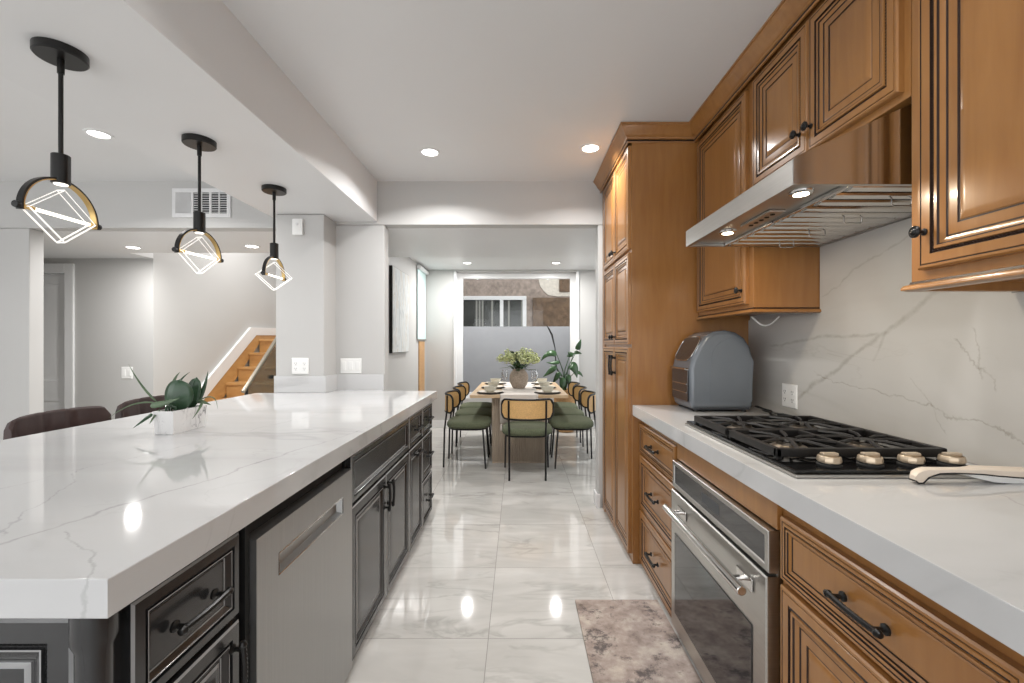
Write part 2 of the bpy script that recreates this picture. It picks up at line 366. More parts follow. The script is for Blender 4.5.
def obj(name, bm, mats, parent=None, smooth=35, solid=0):
    if not solid: bmesh.ops.recalc_face_normals(bm, faces=bm.faces[:])
    me = bpy.data.meshes.new(name); bm.to_mesh(me); bm.free()
    for m in (mats if isinstance(mats, (list, tuple)) else [mats]): me.materials.append(m)
    for p in me.polygons: p.use_smooth = True
    me.set_sharp_from_angle(angle=math.radians(smooth))
    o = bpy.data.objects.new(name, me); COL.objects.link(o)
    if parent is not None:
        o.parent = parent
        if parent.type == 'EMPTY': o.matrix_parent_inverse = Matrix.Translation(-wloc(parent))
    if solid:
        md = o.modifiers.new('thickness', 'SOLIDIFY'); md.thickness = solid; md.offset = 0
    else:
        md = o.modifiers.new('normals', 'WEIGHTED_NORMAL'); md.keep_sharp = True; md.weight = 100
    return o
def tag(o, label, cat, group=None):
    o['label'] = label; o['category'] = cat
    if group: o['group'] = group
    return o
def thing(name, label, cat, loc=(0, 0, 0), group=None):
    o = bpy.data.objects.new(name, None); COL.objects.link(o); o.location = loc; o.empty_display_size = .05
    return tag(o, label, cat, group)
def struct(name, bm, m, parent=None, **k):
    o = obj(name, bm, m, parent, **k)
    if parent is None: o['kind'] = 'structure'
    return o
def dup(root, loc, rz, label, group=None):
    r = root.copy(); COL.objects.link(r); r.location = loc; r.rotation_euler = (0, 0, rz); r['label'] = label
    if group: r['group'] = group
    for ch in list(root.children):
        c = ch.copy(); COL.objects.link(c); c.parent = r
        for g in list(ch.children):
            d = g.copy(); COL.objects.link(d); d.parent = c
    return r
def sbox(name, *a, m='wall', **k):
    bm = bmn(); box(bm, *a, **k); return struct(name, bm, M[m])

# ------------------------------------------------------------------ the setting
CEIL = 2.575; BW = 3.41; WX = 1.375; HC = .93; CT = .062
sbox('floor', -6.5, 1.9, -2.6, 7.6, -.12, 0, m='floor')
sbox('ceiling', -1.11, 1.9, -2.6, BW, CEIL, CEIL+.1, m='ceil')
sbox('ceiling_family', -6.5, -1.87, -2.6, BW, CEIL, CEIL+.1, m='ceil')
sbox('ceiling_soffit', -1.87, -1.11, -2.6, BW, 2.255, CEIL+.1, m='ceil', bev=.004)
sbox('wall_right', WX, WX+.15, -2.6, BW, 0, CEIL)
# back wall with the wide opening to the dining room (bull-nosed edges)
bm = bmn()
box(bm, -1.56, -1.053, BW, BW+.11, 0, 2.232, bev=.012); box(bm, -1.8, .63+1.0, BW, BW+.11, 2.232-.0, CEIL+.1, bev=.008)
box(bm, .63, 1.9, BW, BW+.11, 0, 2.232, bev=.012)
struct('wall_back', bm, M['wall'])
sbox('wall_column', -1.8, -1.439, 3.204, BW+.11, 0, 2.255, bev=.012)
bm = bmn(); box(bm, -6.5, -3.86, BW, BW+.11, 0, 2.207, bev=.01); box(bm, -6.5, -1.8, BW, BW+.11, 2.207, CEIL+.1, bev=.006)
struct('wall_family', bm, M['wall'])
bm = bmn(); box(bm, -6.5, -1.56, BW+.11, 4.343, 2.207, 2.3); box(bm, -6.5, -3.9, 4.343, 4.62, 2.207, 2.3)
struct('ceiling_hall', bm, M['ceil'])
# hall wall with the door in it
bm = bmn(); box(bm, -4.83, -3.9, 4.62, 4.74, 0, 3.6); box(bm, -6.5, -5.68, 4.62, 4.74, 0, 3.6); box(bm, -5.68, -4.83, 4.62, 4.74, 2.05, 3.6)
struct('wall_hall', bm, M['wall'])
sbox('wall_stair', -4.02, -3.9, 4.74, 7.4, 0, 3.6)
sbox('wall_stair_end', -3.9, -1.56, 7.28, 7.4, 0, 3.6)
bm = bmn(); box(bm, -6.62, -6.5, 1.6, 4.74, 0, CEIL+.1); box(bm, -6.62, -6.5, -2.6, 1.6, 2.2, CEIL+.1); box(bm, -6.62, -6.5, -2.6, 1.6, 0, .8)  # opening in this unseen wall added to let daylight reach the hall
struct('wall_left', bm, M['wall'])
sbox('wall_stair_header', -3.9, -1.56, 4.343, 4.40, 2.3, 3.6)
sbox('ceiling_stair', -4.02, -1.45, 4.343, 7.4, 3.6, 3.7, m='ceil')
# dining room
sbox('wall_dining_left', -1.56, -1.447, BW+.11, 6.72, 0, 2.6)
bm = bmn(); box(bm, 1.9, 2.0, BW, 4.2, 0, 2.6); box(bm, 1.9, 2.0, 6.5, 7.0, 0, 2.6); box(bm, 1.9, 2.0, 4.2, 6.5, 2.2, 2.6)
struct('wall_dining_right', bm, M['wall'])
bm = bmn()
for y0, y1, z0, z1 in ((4.2, 4.28, 0, 2.2), (6.42, 6.5, 0, 2.2), (4.28, 6.42, 2.12, 2.2), (5.31, 5.39, 0, 2.12), (4.28, 5.31, 0, .06), (5.39, 6.42, 0, .06)): box(bm, 1.91, 1.99, y0, y1, z0, z1, bev=.005)
win2 = struct('window_added', bm, M['white'])  # unseen side window added to bring daylight into the dining room
bm = bmn(); box(bm, 1.948, 1.952, 4.28, 6.42, .06, 2.12); obj('glass_pane', bm, M['pane'], win2)
sbox('ceiling_dining_low', -1.447, 1.9, BW+.11, 4.67, 2.232, 2.6, m='ceil', bev=.006)
sbox('ceiling_dining', -1.447, 1.9, 4.67, 6.72, 2.45, 2.6, m='ceil')
bm = bmn()
box(bm, -1.56, -.98, 6.72, 6.98, 0, 2.6, bev=.004); box(bm, .93, 1.9, 6.72, 6.98, 0, 2.6, bev=.004)
box(bm, -.98, .93, 6.72, 6.98, 2.42, 2.6); box(bm, -.98, .93, 6.72, 6.98, 0, .45)
struct('wall_window', bm, M['wall'])
bm = bmn(); box(bm, -1.447, -.99, 6.705, 6.72, 0, .11, bev=.004); box(bm, .94, 1.9, 6.705, 6.72, 0, .11, bev=.004)
struct('baseboard_window', bm, M['white'])
bm = bmn(); box(bm, -1.447, -1.432, BW+.11, 6.70, 0, .11, bev=.004); struct('baseboard_dining', bm, M['white'])
bm = bmn(); box(bm, .612, .648, BW-.016, BW-.001, 0, .11, bev=.004); box(bm, .615, .63, BW, BW+.11, 0, .11, bev=.004); struct('baseboard_opening', bm, M['white'])
bm = bmn()
for x0, x1 in ((-1.0, -.955), (.905, .95)): box(bm, x0, x1, 6.695, 6.719, 0, 2.42, bev=.006)
struct('trim_window', bm, M['white'])
# dining window: frame, clear glass above, frosted film below
wf = bmn()
for b in ((-.98, -.875, 6.86, 6.93, .45, 2.42), (.83, .93, 6.86, 6.93, .45, 2.42), (-.875, .83, 6.86, 6.93, 2.333, 2.42), (-.875, .83, 6.86, 6.93, .45, .53)):
    box(wf, *b, bev=.006)
win = struct('window_1', wf, M['white'])
g = bmn(); box(g, -.875, .83, 6.90, 6.906, .53, 2.333); obj('glass_pane', g, M['pane'], win)
g = bmn(); box(g, -.874, .829, 6.895, 6.899, .531, 1.575); fr = obj('frosted_film', g, M['frost'], win); fr['label'] = 'grey frosted privacy film on lower glass'
# hall door with casing
bm = bmn()
box(bm, -4.83, -4.735, 4.595, 4.62, 0, 2.15, bev=.006); box(bm, -5.775, -5.68, 4.595, 4.62, 0, 2.15, bev=.006); box(bm, -5.68, -4.83, 4.595, 4.62, 2.05, 2.15, bev=.006)
struct('trim_door', bm, M['white'])
RP = [(0, 0, 0), (0, .035, 0), (.11, .035, 0), (.118, .026, 0), (.13, .026, 0), (.17, .034, 0)]
def rings(bm, P, w, h, prof, cap=True):
    loops = []
    for i, n, mi in prof:
        loops.append(([bm.verts.new(P(a, b, n)) for a, b in ((i, i), (w-i, i), (w-i, h-i), (i, h-i))], mi))
    for (a, _), (b, mi) in zip(loops, loops[1:]):
        for k in range(4): bm.faces.new((a[k], a[(k+1) % 4], b[(k+1) % 4], b[k])).material_index = mi
    bm.faces.new(loops[-1][0]).material_index = 0
    if cap: bm.faces.new(loops[0][0]).material_index = 0
def faceR(X, y0, z0): return lambda a, b, n: (X-n, y0+a, z0+b)     # faces -X
def faceL(X, y0, z0): return lambda a, b, n: (X+n, y0+a, z0+b)     # faces +X
def faceF(Y, x0, z0): return lambda a, b, n: (x0+a, Y-n, z0+b)     # faces -Y
bm = bmn(); rings(bm, faceF(4.69, -5.68, .01), .85, .78, RP); rings(bm, faceF(4.69, -5.68, .79), .85, 1.255, RP)
d1 = struct('door_1', bm, M['white'])
bm = bmn(); lathe(bm, [(0, 0), (.028, 0), (.028, .008), (.01, .012), (.01, .04), (.028, .05), (.03, .065), (.018, .078), (0, .08)], (-5.60, 4.655, .98), (0, -1, 0)); obj('door_knob', bm, M['steel'], d1)
bm = bmn(); box(bm, -4.735, -3.9, 4.605, 4.62, 0, .11, bev=.004); struct('baseboard_hall', bm, M['white'])
# staircase going up away from the kitchen
st = thing('staircase', 'light oak staircase rising behind the kitchen column', 'stairs', (-3.3, 4.73, 0))
RI, RU, S0 = .195, .245, 5.0
for k in range(7):
    y = S0+k*RU; z = RI*(k+1)
    bm = bmn(); box(bm, -3.871, -2.78, y, y+.02, max(0, z-RI), z-.035); obj('riser', bm, M['stairwood'], st)
    bm = bmn(); box(bm, -3.871, -2.78, y-.025, y+RU if k < 6 else 7.27, z-.035, z, bev=.006); obj('tread', bm, M['stairwood'], st)
pl = lambda a, b, t: (t, a, b)
bm = bmn(); prism(bm, [(4.745, .0), (4.745, .164), (6.38, 1.423), (7.27, 1.44), (7.27, 1.33), (6.5, 1.33), (5.05, .02), (5.05, 0)], -3.899, -3.872, pl); obj('wall_stringer', bm, M['stairwood'], st)
bm = bmn(); prism(bm, [(4.745, .165), (4.745, .35), (6.26, 1.535), (7.27, 1.56), (7.27, 1.441), (6.38, 1.424)], -3.899, -3.865, pl); s2 = obj('wall_trim', bm, M['white'], st); s2['label'] = 'white trim running up the wall'
bm = bmn(); prism(bm, [(4.98, 0), (4.98, .02), (6.70, 1.36), (7.27, 1.36), (7.27, 0)], -2.775, -2.745, pl); obj('outer_stringer', bm, M['stairwood'], st)
hr = thing('stair_handrail', 'glass and metal balustrade beside the oak stairs', 'handrail', (-2.71, 4.3, 0))
bm = bmn(); tube(bm, [(-2.71, 4.26, .82), (-2.71, 4.30, .856), (-2.71, 5.2, 1.66), (-2.71, 6.3, 2.55)], .020, 10); obj('rail', bm, M['railmetal'], hr)
bm = bmn(); tube(bm, [(-2.71, 4.31, 0), (-2.71, 4.31, .86)], .016, 10); cyl(bm, (-2.71, 4.31, 0), .04, .012); obj('post', bm, M['iron'], hr)
bm = bmn(); prism(bm, [(4.33, .10), (4.33, .85), (6.28, 2.50), (6.28, 1.45), (4.95, .25), (4.9, .1)], -2.716, -2.706, pl); obj('glass_panel', bm, M['stairglass'], hr)
for y, z in ((4.75, .93), (5.6, 1.55)):
    bm = bmn(); box(bm, -2.73, -2.70, y-.02, y+.02, z-.02, z+.02, bev=.004); obj('clamp', bm, M['iron'], hr)

# neighbouring house outside the window
nb = thing('neighbour_house', 'brown stucco house wall outside the dining window', 'house', (0, 8.6, 0))
bm = bmn(); box(bm, -5, 5, 8.6, 8.8, -.1, 4.2); obj('stucco_wall', bm, M['stucco'], nb)
bm = bmn()
pts = [(.38, 2.72), (.44, 2.45), (.52, 2.34), (.60, 2.27), (.80, 2.24), (1.15, 2.25), (1.15, 2.95), (.42, 2.95)]
prism(bm, pts, 8.59, 8.601, lambda a, b, t: (a, t, b)); o = obj('pale_patch', bm, M['stucco2'], nb); o['label'] = 'pale patch of bare stucco'
bm = bmn()
for b in ((-1.9, .167, 2.17, 2.247), (-1.9, .167, .95, 1.03), (.09, .167, 1.03, 2.17), (-.36, -.29, 1.03, 2.17), (-1.9, -1.82, 1.03, 2.17)): box(bm, b[0], b[1], 8.55, 8.6, b[2], b[3], bev=.006)
wn = obj('sliding_window', bm, M['white'], nb)
bm = bmn(); box(bm, -1.82, .09, 8.58, 8.595, 1.03, 2.17); obj('pane', bm, M['darkpane'], wn)
bm = bmn()
for x in (-.84, -.78, -.72, -.53, -.2, .06): box(bm, x, x+.035, 8.574, 8.579, 1.03, 2.17)
obj('blind', bm, M['blind'], wn)
bm = bmn(); box(bm, .29, 1.3, 8.54, 8.6, .7, 2.215, bev=.01); o = obj('board_panel', bm, M['board'], nb); o['label'] = 'rough brown board panel'
bm = bmn(); box(bm, .82, 1.2, 8.56, 8.6, 2.33, 2.75, bev=.01); o = obj('small_shutter', bm, M['board'], nb)
bm = bmn(); box(bm, -6, 6, 7.6, 9, -.14, -.1); struct('floor_side_yard', bm, M['concrete'])

# ------------------------------------------------------------------ cabinet fronts and hardware
def rope(bm, P, w, h, i, n, r, step=.009, mi=1):
    def bead(a, b, da, db):
        c = Vector(P(a, b, n)); s = Vector(P(a+da, b+db, n))-c; s.normalize(); t = Vector(P(a, b, n+1))-c; q = s.cross(t)
        s2 = (s*.8+q*.6)
        L = r*1.35; vs = [bm.verts.new(c+s2*L), bm.verts.new(c-s2*L)]
        q2 = s2.cross(t)
        m = [bm.verts.new(c+x) for x in (t*r, q2*r*.7, -t*r, -q2*r*.7)]
        for k in range(4):
            bm.faces.new((vs[0], m[k], m[(k+1) % 4])).material_index = mi
            bm.faces.new((vs[1], m[(k+1) % 4], m[k])).material_index = mi
    c4 = [(i, i), (w-i, i), (w-i, h-i), (i, h-i)]
    for k in range(4):
        (a0, b0), (a1, b1) = c4[k], c4[(k+1) % 4]; L = math.hypot(a1-a0, b1-b0); m = max(2, int(L/step))
        for j in range(m):
            t = j/m; bead(a0+(a1-a0)*t, b0+(b1-b0)*t, (a1-a0)/L*.01, (b1-b0)/L*.01)
def wood_prof(s=1, raised=True):
    T = .02
    p = [(0, 0, 0), (0, T-.004, 0), (.004, T, 0), (.0095, T, 0), (.0105, T-.002, 1), (.0125, T-.002, 1), (.0135, T, 0),
         (.036*s, T, 0), (.0375*s, T-.005, 1), (.0455*s, T-.005, 1), (.047*s, T, 0), (.054*s, T-.0005, 0), (.0555*s, T-.004, 1), (.058*s, T-.004, 1),
         (.07*s, T-.008, 0), (.0715*s, T-.010, 1), (.0745*s, T-.010, 1)]
    if raised:
        p += [(.079*s, T-.0085, 0), (.098*s, T-.0075, 0), (.0995*s, T-.010, 1), (.103*s, T-.010, 1), (.105*s, T-.008, 0), (.122*s, T-.002, 0)]
    else: p += [(.079*s, T-.0085, 0)]
    return p
def black_prof(s=1, raised=True):
    T = .02
    p = [(0, 0, 0), (0, T-.004, 0), (.004, T, 2), (.0065, T, 0), (.036*s, T+.002, 0), (.0375*s, T-.004, 1), (.0455*s, T-.004, 1), (.047*s, T+.001, 0), (.050*s, T+.001, 2), (.0525*s, T-.001, 0),
         (.066*s, T-.008, 0), (.068*s, T-.010, 2), (.071*s, T-.010, 1)]
    if raised: p += [(.074*s, T-.009, 0), (.082*s, T-.006, 2), (.084*s, T-.0055, 0), (.108*s, T-.001, 0)]
    else: p += [(.075*s, T-.009, 0)]
    return p
WM = [M['wood'], M['glaze']]; BM = [M['black'], M['blackglaze'], M['edgeglint']]
def front(name, parent, P, w, h, mats, kind='wood', raised=True, step=.009, s=None):
    if s is None: s = min(1, min(w, h)/.30)
    bm = bmn(); prof = (wood_prof if kind == 'wood' else black_prof)(s, raised)
    rings(bm, P, w, h, prof); bmesh.ops.recalc_face_normals(bm, faces=bm.faces[:])
    rope(bm, P, w, h, .0415*s, .0165, .0036*max(s, .75), step)
    return obj(name, bm, mats, parent, smooth=25)
def pull(parent, P, a, b, L, vertical=False):
    """twisted bar pull with ball ends and two posts; P gives the door face, n measured from it"""
    bm = bmn()
    def Q(t, n): return P(a, b+t, n) if vertical else P(a+t, b, n)
    pts = []; rr = []
    for i in range(25):
        t = -L/2+L*i/24; pts.append(Q(t, .046-.004*math.cos(PI*t/L*2)*0+.004*math.cos(PI*t/L))); rr.append((.0072 if i % 2 else .0058))
    tube(bm, pts, rr, 8)
    for sgn in (-1, 1):
        tube(bm, [Q(sgn*L*.42, .0195), Q(sgn*L*.42, .024), Q(sgn*L*.42, .028), Q(sgn*L*.42, .046)], [.011, .011, .005, .006], 10)
        e = Q(sgn*L/2, .046); lathe(bm, [(0, -.010), (.006, -.008), (.0092, 0), (.006, .008), (0, .010)], e, Vector(Q(1, 0))-Vector(Q(0, 0)), 12)
    return obj('pull', bm, M['iron'], parent)
def knob(parent, P, a, b):
    bm = bmn(); c = Vector(P(a, b, .0195)); ax = Vector(P(a, b, 1))-Vector(P(a, b, 0))
    lathe(bm, [(0, 0), (.009, 0), (.009, .003), (.005, .006), (.0045, .015), (.010, .019), (.0155, .024), (.0155, .028), (.012, .031), (.0105, .030), (.006, .034), (0, .035)], c, ax, 20)
    return obj('knob', bm, M['iron'], parent)

# ------------------------------------------------------------------ right side: tall pantry
XP, XU, XB = .654, 1.047, .707
YP0, YP1 = 2.556, 3.32
pan = thing('pantry_cabinet', 'tall honey wood pantry cabinet at far end of right counter', 'cabinet', (1.0, 2.94, 0))
bm = bmn(); box(bm, XP+.02, WX-.002, YP0, YP1, .0, CEIL-.001, bev=.002)
obj('carcass', bm, M['wood'], pan)
bm = bmn(); box(bm, XP+.012, XP+.0195, YP1+.002, BW-.005, 0, CEIL-.002); box(bm, XP+.02, XP+.05, YP1+.002, BW-.005, 0, CEIL-.002); obj('filler_strip', bm, M['wood'], pan)
YM = (YP0+YP1)/2
for z0, z1, hw in ((.045, 1.268, 'pull'), (1.288, 1.835, 'knob'), (1.855, 2.468, 'knob')):
    for y0, y1, side in ((YP0+.012, YM-.003, 1), (YM+.003, YP1-.006, -1)):
        P = faceR(XP+.02, y0, z0); d = front('door', pan, P, y1-y0, z1-z0, WM, s=.8, step=.012)
        a = (y1-y0-.03) if side == 1 else .03
        if hw == 'pull': pull(d, P, a, z1-z0-.12, .12, True)
        else: knob(d, P, a, .05)
# crown moulding and rope under it
bm = bmn()
prof = [(0, 2.478), (.008, 2.478), (.010, 2.484), (.004, 2.487), (.004, 2.496), (.012, 2.499), (.014, 2.507), (.022, 2.512), (.030, 2.524), (.040, 2.544), (.052, 2.556), (.054, 2.562), (.060, 2.563), (.060, 2.573), (0, 2.573)]
sweep(bm, prof, lambda o: [(XP-.0005-o+.0, BW-.004), (XP-.0005-o, YP0-.0005-o), (XU-.0005-o, YP0-.0005-o), (XU-.0005-o, .60)])
pts = [(XP-.007, 3.32), (XP-.007, YP0-.007), (XU-.007, YP0-.007), (XU-.007, .6)]
for (xa, ya), (xb, yb) in zip(pts, pts[1:]):
    L = math.hypot(xb-xa, yb-ya); m = int(L/.009)
    for j in range(m):
        t = j/m; c = V(xa+(xb-xa)*t, ya+(yb-ya)*t, 2.4915); d = V((xb-xa)/L, (yb-ya)/L, 0)*.5+V(0, 0, .5)
        d.normalize(); tt = V(0, 0, 1).cross(d).normalized(); q = d.cross(tt)
        vs = [bm.verts.new(c+d*.006), bm.verts.new(c-d*.006)]; mm = [bm.verts.new(c+x) for x in (tt*.0045, q*.003, -tt*.0045, -q*.003)]
        for k in range(4):
            bm.faces.new((vs[0], mm[k], mm[(k+1) % 4])).material_index = 1; bm.faces.new((vs[1], mm[(k+1) % 4], mm[k])).material_index = 1
# dark glaze in the grooves of the moulding
for f in bm.faces:
    z = f.calc_center_median().z
    if f.material_index == 0 and (2.484 < z < 2.4965 or 2.5595 < z < 2.5625): f.material_index = 1
tag(obj('crown_moulding', bm, WM), 'honey wood crown moulding with rope bead above the wall cabinets', 'moulding')

# ------------------------------------------------------------------ upper cabinets
def light_rail(parent, path):
    bm = bmn(); sweep(bm, [(-.018, 1.455), (.002, 1.455), (.004, 1.449), (.012, 1.446), (.016, 1.440), (.016, 1.434), (.006, 1.430), (-.018, 1.430)], path)
    for f in bm.faces:
        if abs(f.calc_center_median().z-1.452) < .002: f.material_index = 1
    return obj('light_rail', bm, WM, parent)
Y1, Y2, Y3, Y4 = 2.553, 1.955, 1.173, .70
uf = thing('wall_cabinet', 'honey wood wall cabinet between pantry and range hood', 'cabinet', (1.2, 2.25, 1.455))
bm = bmn(); box(bm, XU+.02, WX-.002, Y2+.001, Y1-.002, 1.455, CEIL-.002, bev=.002); obj('carcass', bm, M['wood'], uf)
P = faceR(XU+.02, Y2+.04, 1.475); d = front('door', uf, P, Y1-Y2-.06, .985, WM, s=.85); knob(d, P, .03, .065)
light_rail(uf, lambda o: [(XU+.02-o, Y1-.003), (XU+.02-o, Y2-o+.002), (WX-.003, Y2-o+.002)])
um = thing('wall_cabinet', 'short two-door honey wood wall cabinet above the range hood', 'cabinet', (1.2, 1.56, 1.96))
bm = bmn(); box(bm, XU+.02, WX-.002, Y3+.001, Y2-.001, 1.962, CEIL-.002, bev=.002); obj('carcass', bm, M['wood'], um)
ymid = (Y2+Y3)/2
for y0, y1, side in ((Y3+.02, ymid-.003, 1), (ymid+.003, Y2-.022, -1)):
    P = faceR(XU+.02, y0, 1.985); d = front('door', um, P, y1-y0, .478, WM, s=.95)
    knob(d, P, (y1-y0-.018) if side == 1 else .040, .082)
un = thing('wall_cabinet', 'honey wood wall cabinet nearest the camera at upper right', 'cabinet', (1.2, .95, 1.455))
bm = bmn(); box(bm, XU+.02, WX-.002, Y4, Y3-.001, 1.455, CEIL-.002, bev=.002); obj('carcass', bm, M['wood'], un)
P = faceR(XU+.02, Y4+.02, 1.482); d = front('door', un, P, Y3-Y4-.058, .978, WM, s=1.0, step=.0075); knob(d, P, Y3-Y4-.058-.022, .095)
light_rail(un, lambda o: [(WX-.003, Y3+o-.002), (XU+.02-o, Y3+o-.002), (XU+.02-o, Y4)])

# ------------------------------------------------------------------ range hood
hd = thing('range_hood', 'stainless under-cabinet range hood with baffle filters over the cooktop', 'range hood', (1.1, 1.57, 1.725))
HY0, HY1, HX = 1.190, 1.953, .758
bm = bmn(); prism(bm, [(HX, 1.728), (HX, 1.797), (HX+.012, 1.806), (1.10, 1.957), (WX-.004, 1.957), (WX-.004, 1.742), (HX+.02, 1.742), (HX+.02, 1.728)], HY0+.002, HY1-.002, lambda a, b, t: (a, t, b), bev=.0015); obj('body', bm, M['steel'], hd)
bm = bmn()
box(bm, HX+.0205, WX-.004, HY0, HY0+.014, 1.728, 1.7415); box(bm, HX+.0205, WX-.004, HY1-.014, HY1, 1.728, 1.7415); box(bm, WX-.03, WX-.004, HY0+.014, HY1-.014, 1.728, 1.7415)
obj('rim', bm, M['steel'], hd)
bm = bmn(); prism(bm, [(HX, 1.7985), (HX+.012, 1.8075), (1.10, 1.957), (WX-.004, 1.957), (WX-.004, 1.7285), (HX, 1.7285)], HY0-.001, HY0+.0005, lambda a, b, t: (a, t, b)); sp_ = obj('side_panel', bm, M['chrome'], hd); sp_['label'] = 'mirror polished end panel'
for y0, y1 in ((HY0+.02, 1.568), (1.576, HY1-.02)):
    bm = bmn()
    box(bm, .94, 1.33, y0, y1, 1.7395, 1.7415, mi=1); box(bm, .925, .94, y0, y1, 1.729, 1.741, bev=.002); box(bm, 1.33, 1.345, y0, y1, 1.731, 1.741, bev=.002)  # dark sheet stands in for the shade between the slats
    k = 6
    for i in range(k):
        yy = y0+.02+(y1-y0-.04)*i/(k-1); tube(bm, [(.94, yy, 1.734), (1.33, yy, 1.734)], .021, 10, flat=.5)
    f_ = obj('baffle_filter', bm, [M['chrome'], M['toe']], hd)
    for yy in (y0+.085, y1-.085):
        h_ = bmn(); tube(h_, [(1.12, yy, 1.729), (1.12, yy, 1.708), (1.125, yy, 1.703), (1.175, yy, 1.703), (1.18, yy, 1.708), (1.18, yy, 1.729)], .0022, 6); obj('handle', h_, M['chrome'], f_)
for y in (1.285, 1.735):
    bm = bmn(); lathe(bm, [(0, .0), (.026, 0), (.032, .003), (.034, .008), (0, .008)], (.842, y, 1.7335)); h_ = obj('lamp', bm, M['chrome'], hd)
    l = bpy.data.lights.new('hood_light', 'AREA'); l.shape = 'DISK'; l.size = .04; l.energy = 1.6; l.color = (1, .86, .66)
    lo = bpy.data.objects.new('hood_light', l); COL.objects.link(lo); lo.parent = hd; lo.location = (.842-1.1, y-1.57, 1.7305-1.725)
    bm = bmn(); cyl(bm, (.842, y, 1.7315), .021, .002, n=20); obj('lamp_lens', bm, M['hoodled'], h_)
bm = bmn(); box(bm, .845, .90, 1.45, 1.645, 1.733, 1.7415, bev=.002); cp = obj('control_panel', bm, M['steel'], hd)
for i in range(5):
    bm = bmn(); cyl(bm, (.872, 1.48+i*.034, 1.7305), .008, .003, n=14); obj('button', bm, M['toe'], cp)

# ------------------------------------------------------------------ right base cabinets, oven, counter
XC = XB+.02
def base_fronts(c, y0, y1, rows, P0=faceR, X=XC, mats=WM, kind='wood', step=.009):
    for z0, z1, nm, hw in rows:
        P = P0(X, y0, z0); d = front(nm, c, P, y1-y0, z1-z0, mats, kind, raised=(nm == 'door'), step=step)
        if hw: pull(d, P, (y1-y0)/2, (z1-z0)*.5, .13 if y1-y0 > .4 else .10)
bd = thing('drawer_cabinet', 'honey wood base cabinet with three drawers beside the pantry', 'cabinet', (1.04, 2.24, 0))
bm = bmn(); box(bm, XC, WX-.002, 1.938, YP0-.002, 0, HC-CT-.001, bev=.002); obj('carcass', bm, M['wood'], bd)
bm = bmn(); box(bm, XP+.02, XC-.0005, YP0-.022, YP0-.0015, 0, HC-CT-.002); obj('filler_strip', bm, M['wood'], bd)
base_fronts(bd, 1.95, 2.522, [(.658, .828, 'drawer', 1), (.338, .646, 'drawer', 1), (.022, .326, 'drawer', 1)])
ov_c = thing('oven_cabinet', 'honey wood cabinet frame built around the wall oven', 'cabinet', (1.04, 1.56, 0))
bm = bmn(); box(bm, XB+.006, WX-.002, 1.188, 1.936, .776, HC-CT-.001, bev=.002); obj('top_panel', bm, M['wood'], ov_c)
bm = bmn(); box(bm, XB+.03, WX-.002, 1.188, 1.936, 0, .035); obj('base_panel', bm, M['glaze'], ov_c)
nb_ = thing('base_cabinet', 'honey wood base cabinet with a wide drawer right of the oven', 'cabinet', (1.04, .88, 0))
bm = bmn(); box(bm, XC, WX-.002, .56, 1.186, 0, HC-CT-.001, bev=.002); obj('carcass', bm, M['wood'], nb_)
base_fronts(nb_, .60, 1.168, [(.655, .824, 'drawer', 1), (.045, .640, 'door', 0)], step=.0075)
nc_ = thing('base_cabinet', 'honey wood base cabinet at the near right edge of the picture', 'cabinet', (1.04, .2, 0))
bm = bmn(); box(bm, XC, WX-.002, -.2, .558, 0, HC-CT-.001, bev=.002); obj('carcass', bm, M['wood'], nc_)
base_fronts(nc_, -.16, .54, [(.655, .824, 'drawer', 1), (.045, .640, 'door', 0)])

ov = thing('wall_oven', 'stainless built-in oven under the cooktop', 'oven', (1.0, 1.56, .04))
OY0, OY1 = 1.192, 1.930
bm = bmn(); box(bm, XB+.012, 1.30, OY0+.004, OY1-.004, .04, .772, bev=.002); obj('body', bm, M['steel'], ov)
bm = bmn(); rings(bm, faceR(XB+.0115, OY0, .655), OY1-OY0, .117, [(0, 0, 0), (0, .026, 0), (.002, .028, 0), (.018, .028, 0), (.021, .023, 0)]); cpn = obj('control_panel', bm, M['steel'], ov)
bm = bmn(); box(bm, XB-.0135, XB-.011, OY0+.022, OY1-.022, .676, .751); dgl = obj('display_glass', bm, M['dglass'], cpn)
bm = bmn(); box(bm, XB-.0142, XB-.0136, 1.49, 1.63, .695, .732); obj('display_screen', bm, M['fryerlow'], dgl)
bm = bmn(); rings(bm, faceR(XB+.0115, OY0, .045), OY1-OY0, .60, [(0, 0, 0), (0, .030, 0), (.004, .034, 0), (.0045, .034, 0)]); dr = obj('door', bm, M['steel'], ov)
bm = bmn(); box(bm, XB-.0255, XB-.0228, 1.262, 1.882, .12, .468, bev=.001); obj('door_window', bm, M['dglass'], dr)
bm = bmn(); tube(bm, [(.638, 1.23, .584), (.638, 1.232, .584), (.638, 1.866, .584), (.638, 1.868, .584)], [.012, .0145, .0145, .012], 14)
for y in (1.30, 1.80):
    tube(bm, [(.638, y, .584), (.684, y, .588)], .009, 10); box(bm, .678, .684, y-.045, y+.045, .565, .603, bev=.003)
obj('handle', bm, M['chrome'], dr)

bm = bmn(); box(bm, .677, WX-.001, -.5, YP0-.001, HC-CT, HC, bev=.003)
tag(obj('countertop', bm, M['quartz']), 'white veined quartz countertop along the right wall', 'countertop')
bm = bmn(); box(bm, WX-.012, WX-.0005, -.5, YP0-.001, HC+.001, 1.4295); box(bm, WX-.012, WX-.0005, Y3+.02, Y2-.004, 1.4295, 1.727)
o = obj('backsplash', bm, M['splash']); tag(o, 'veined stone backsplash on the right wall below the hood', 'backsplash')
WXS = WX-.012

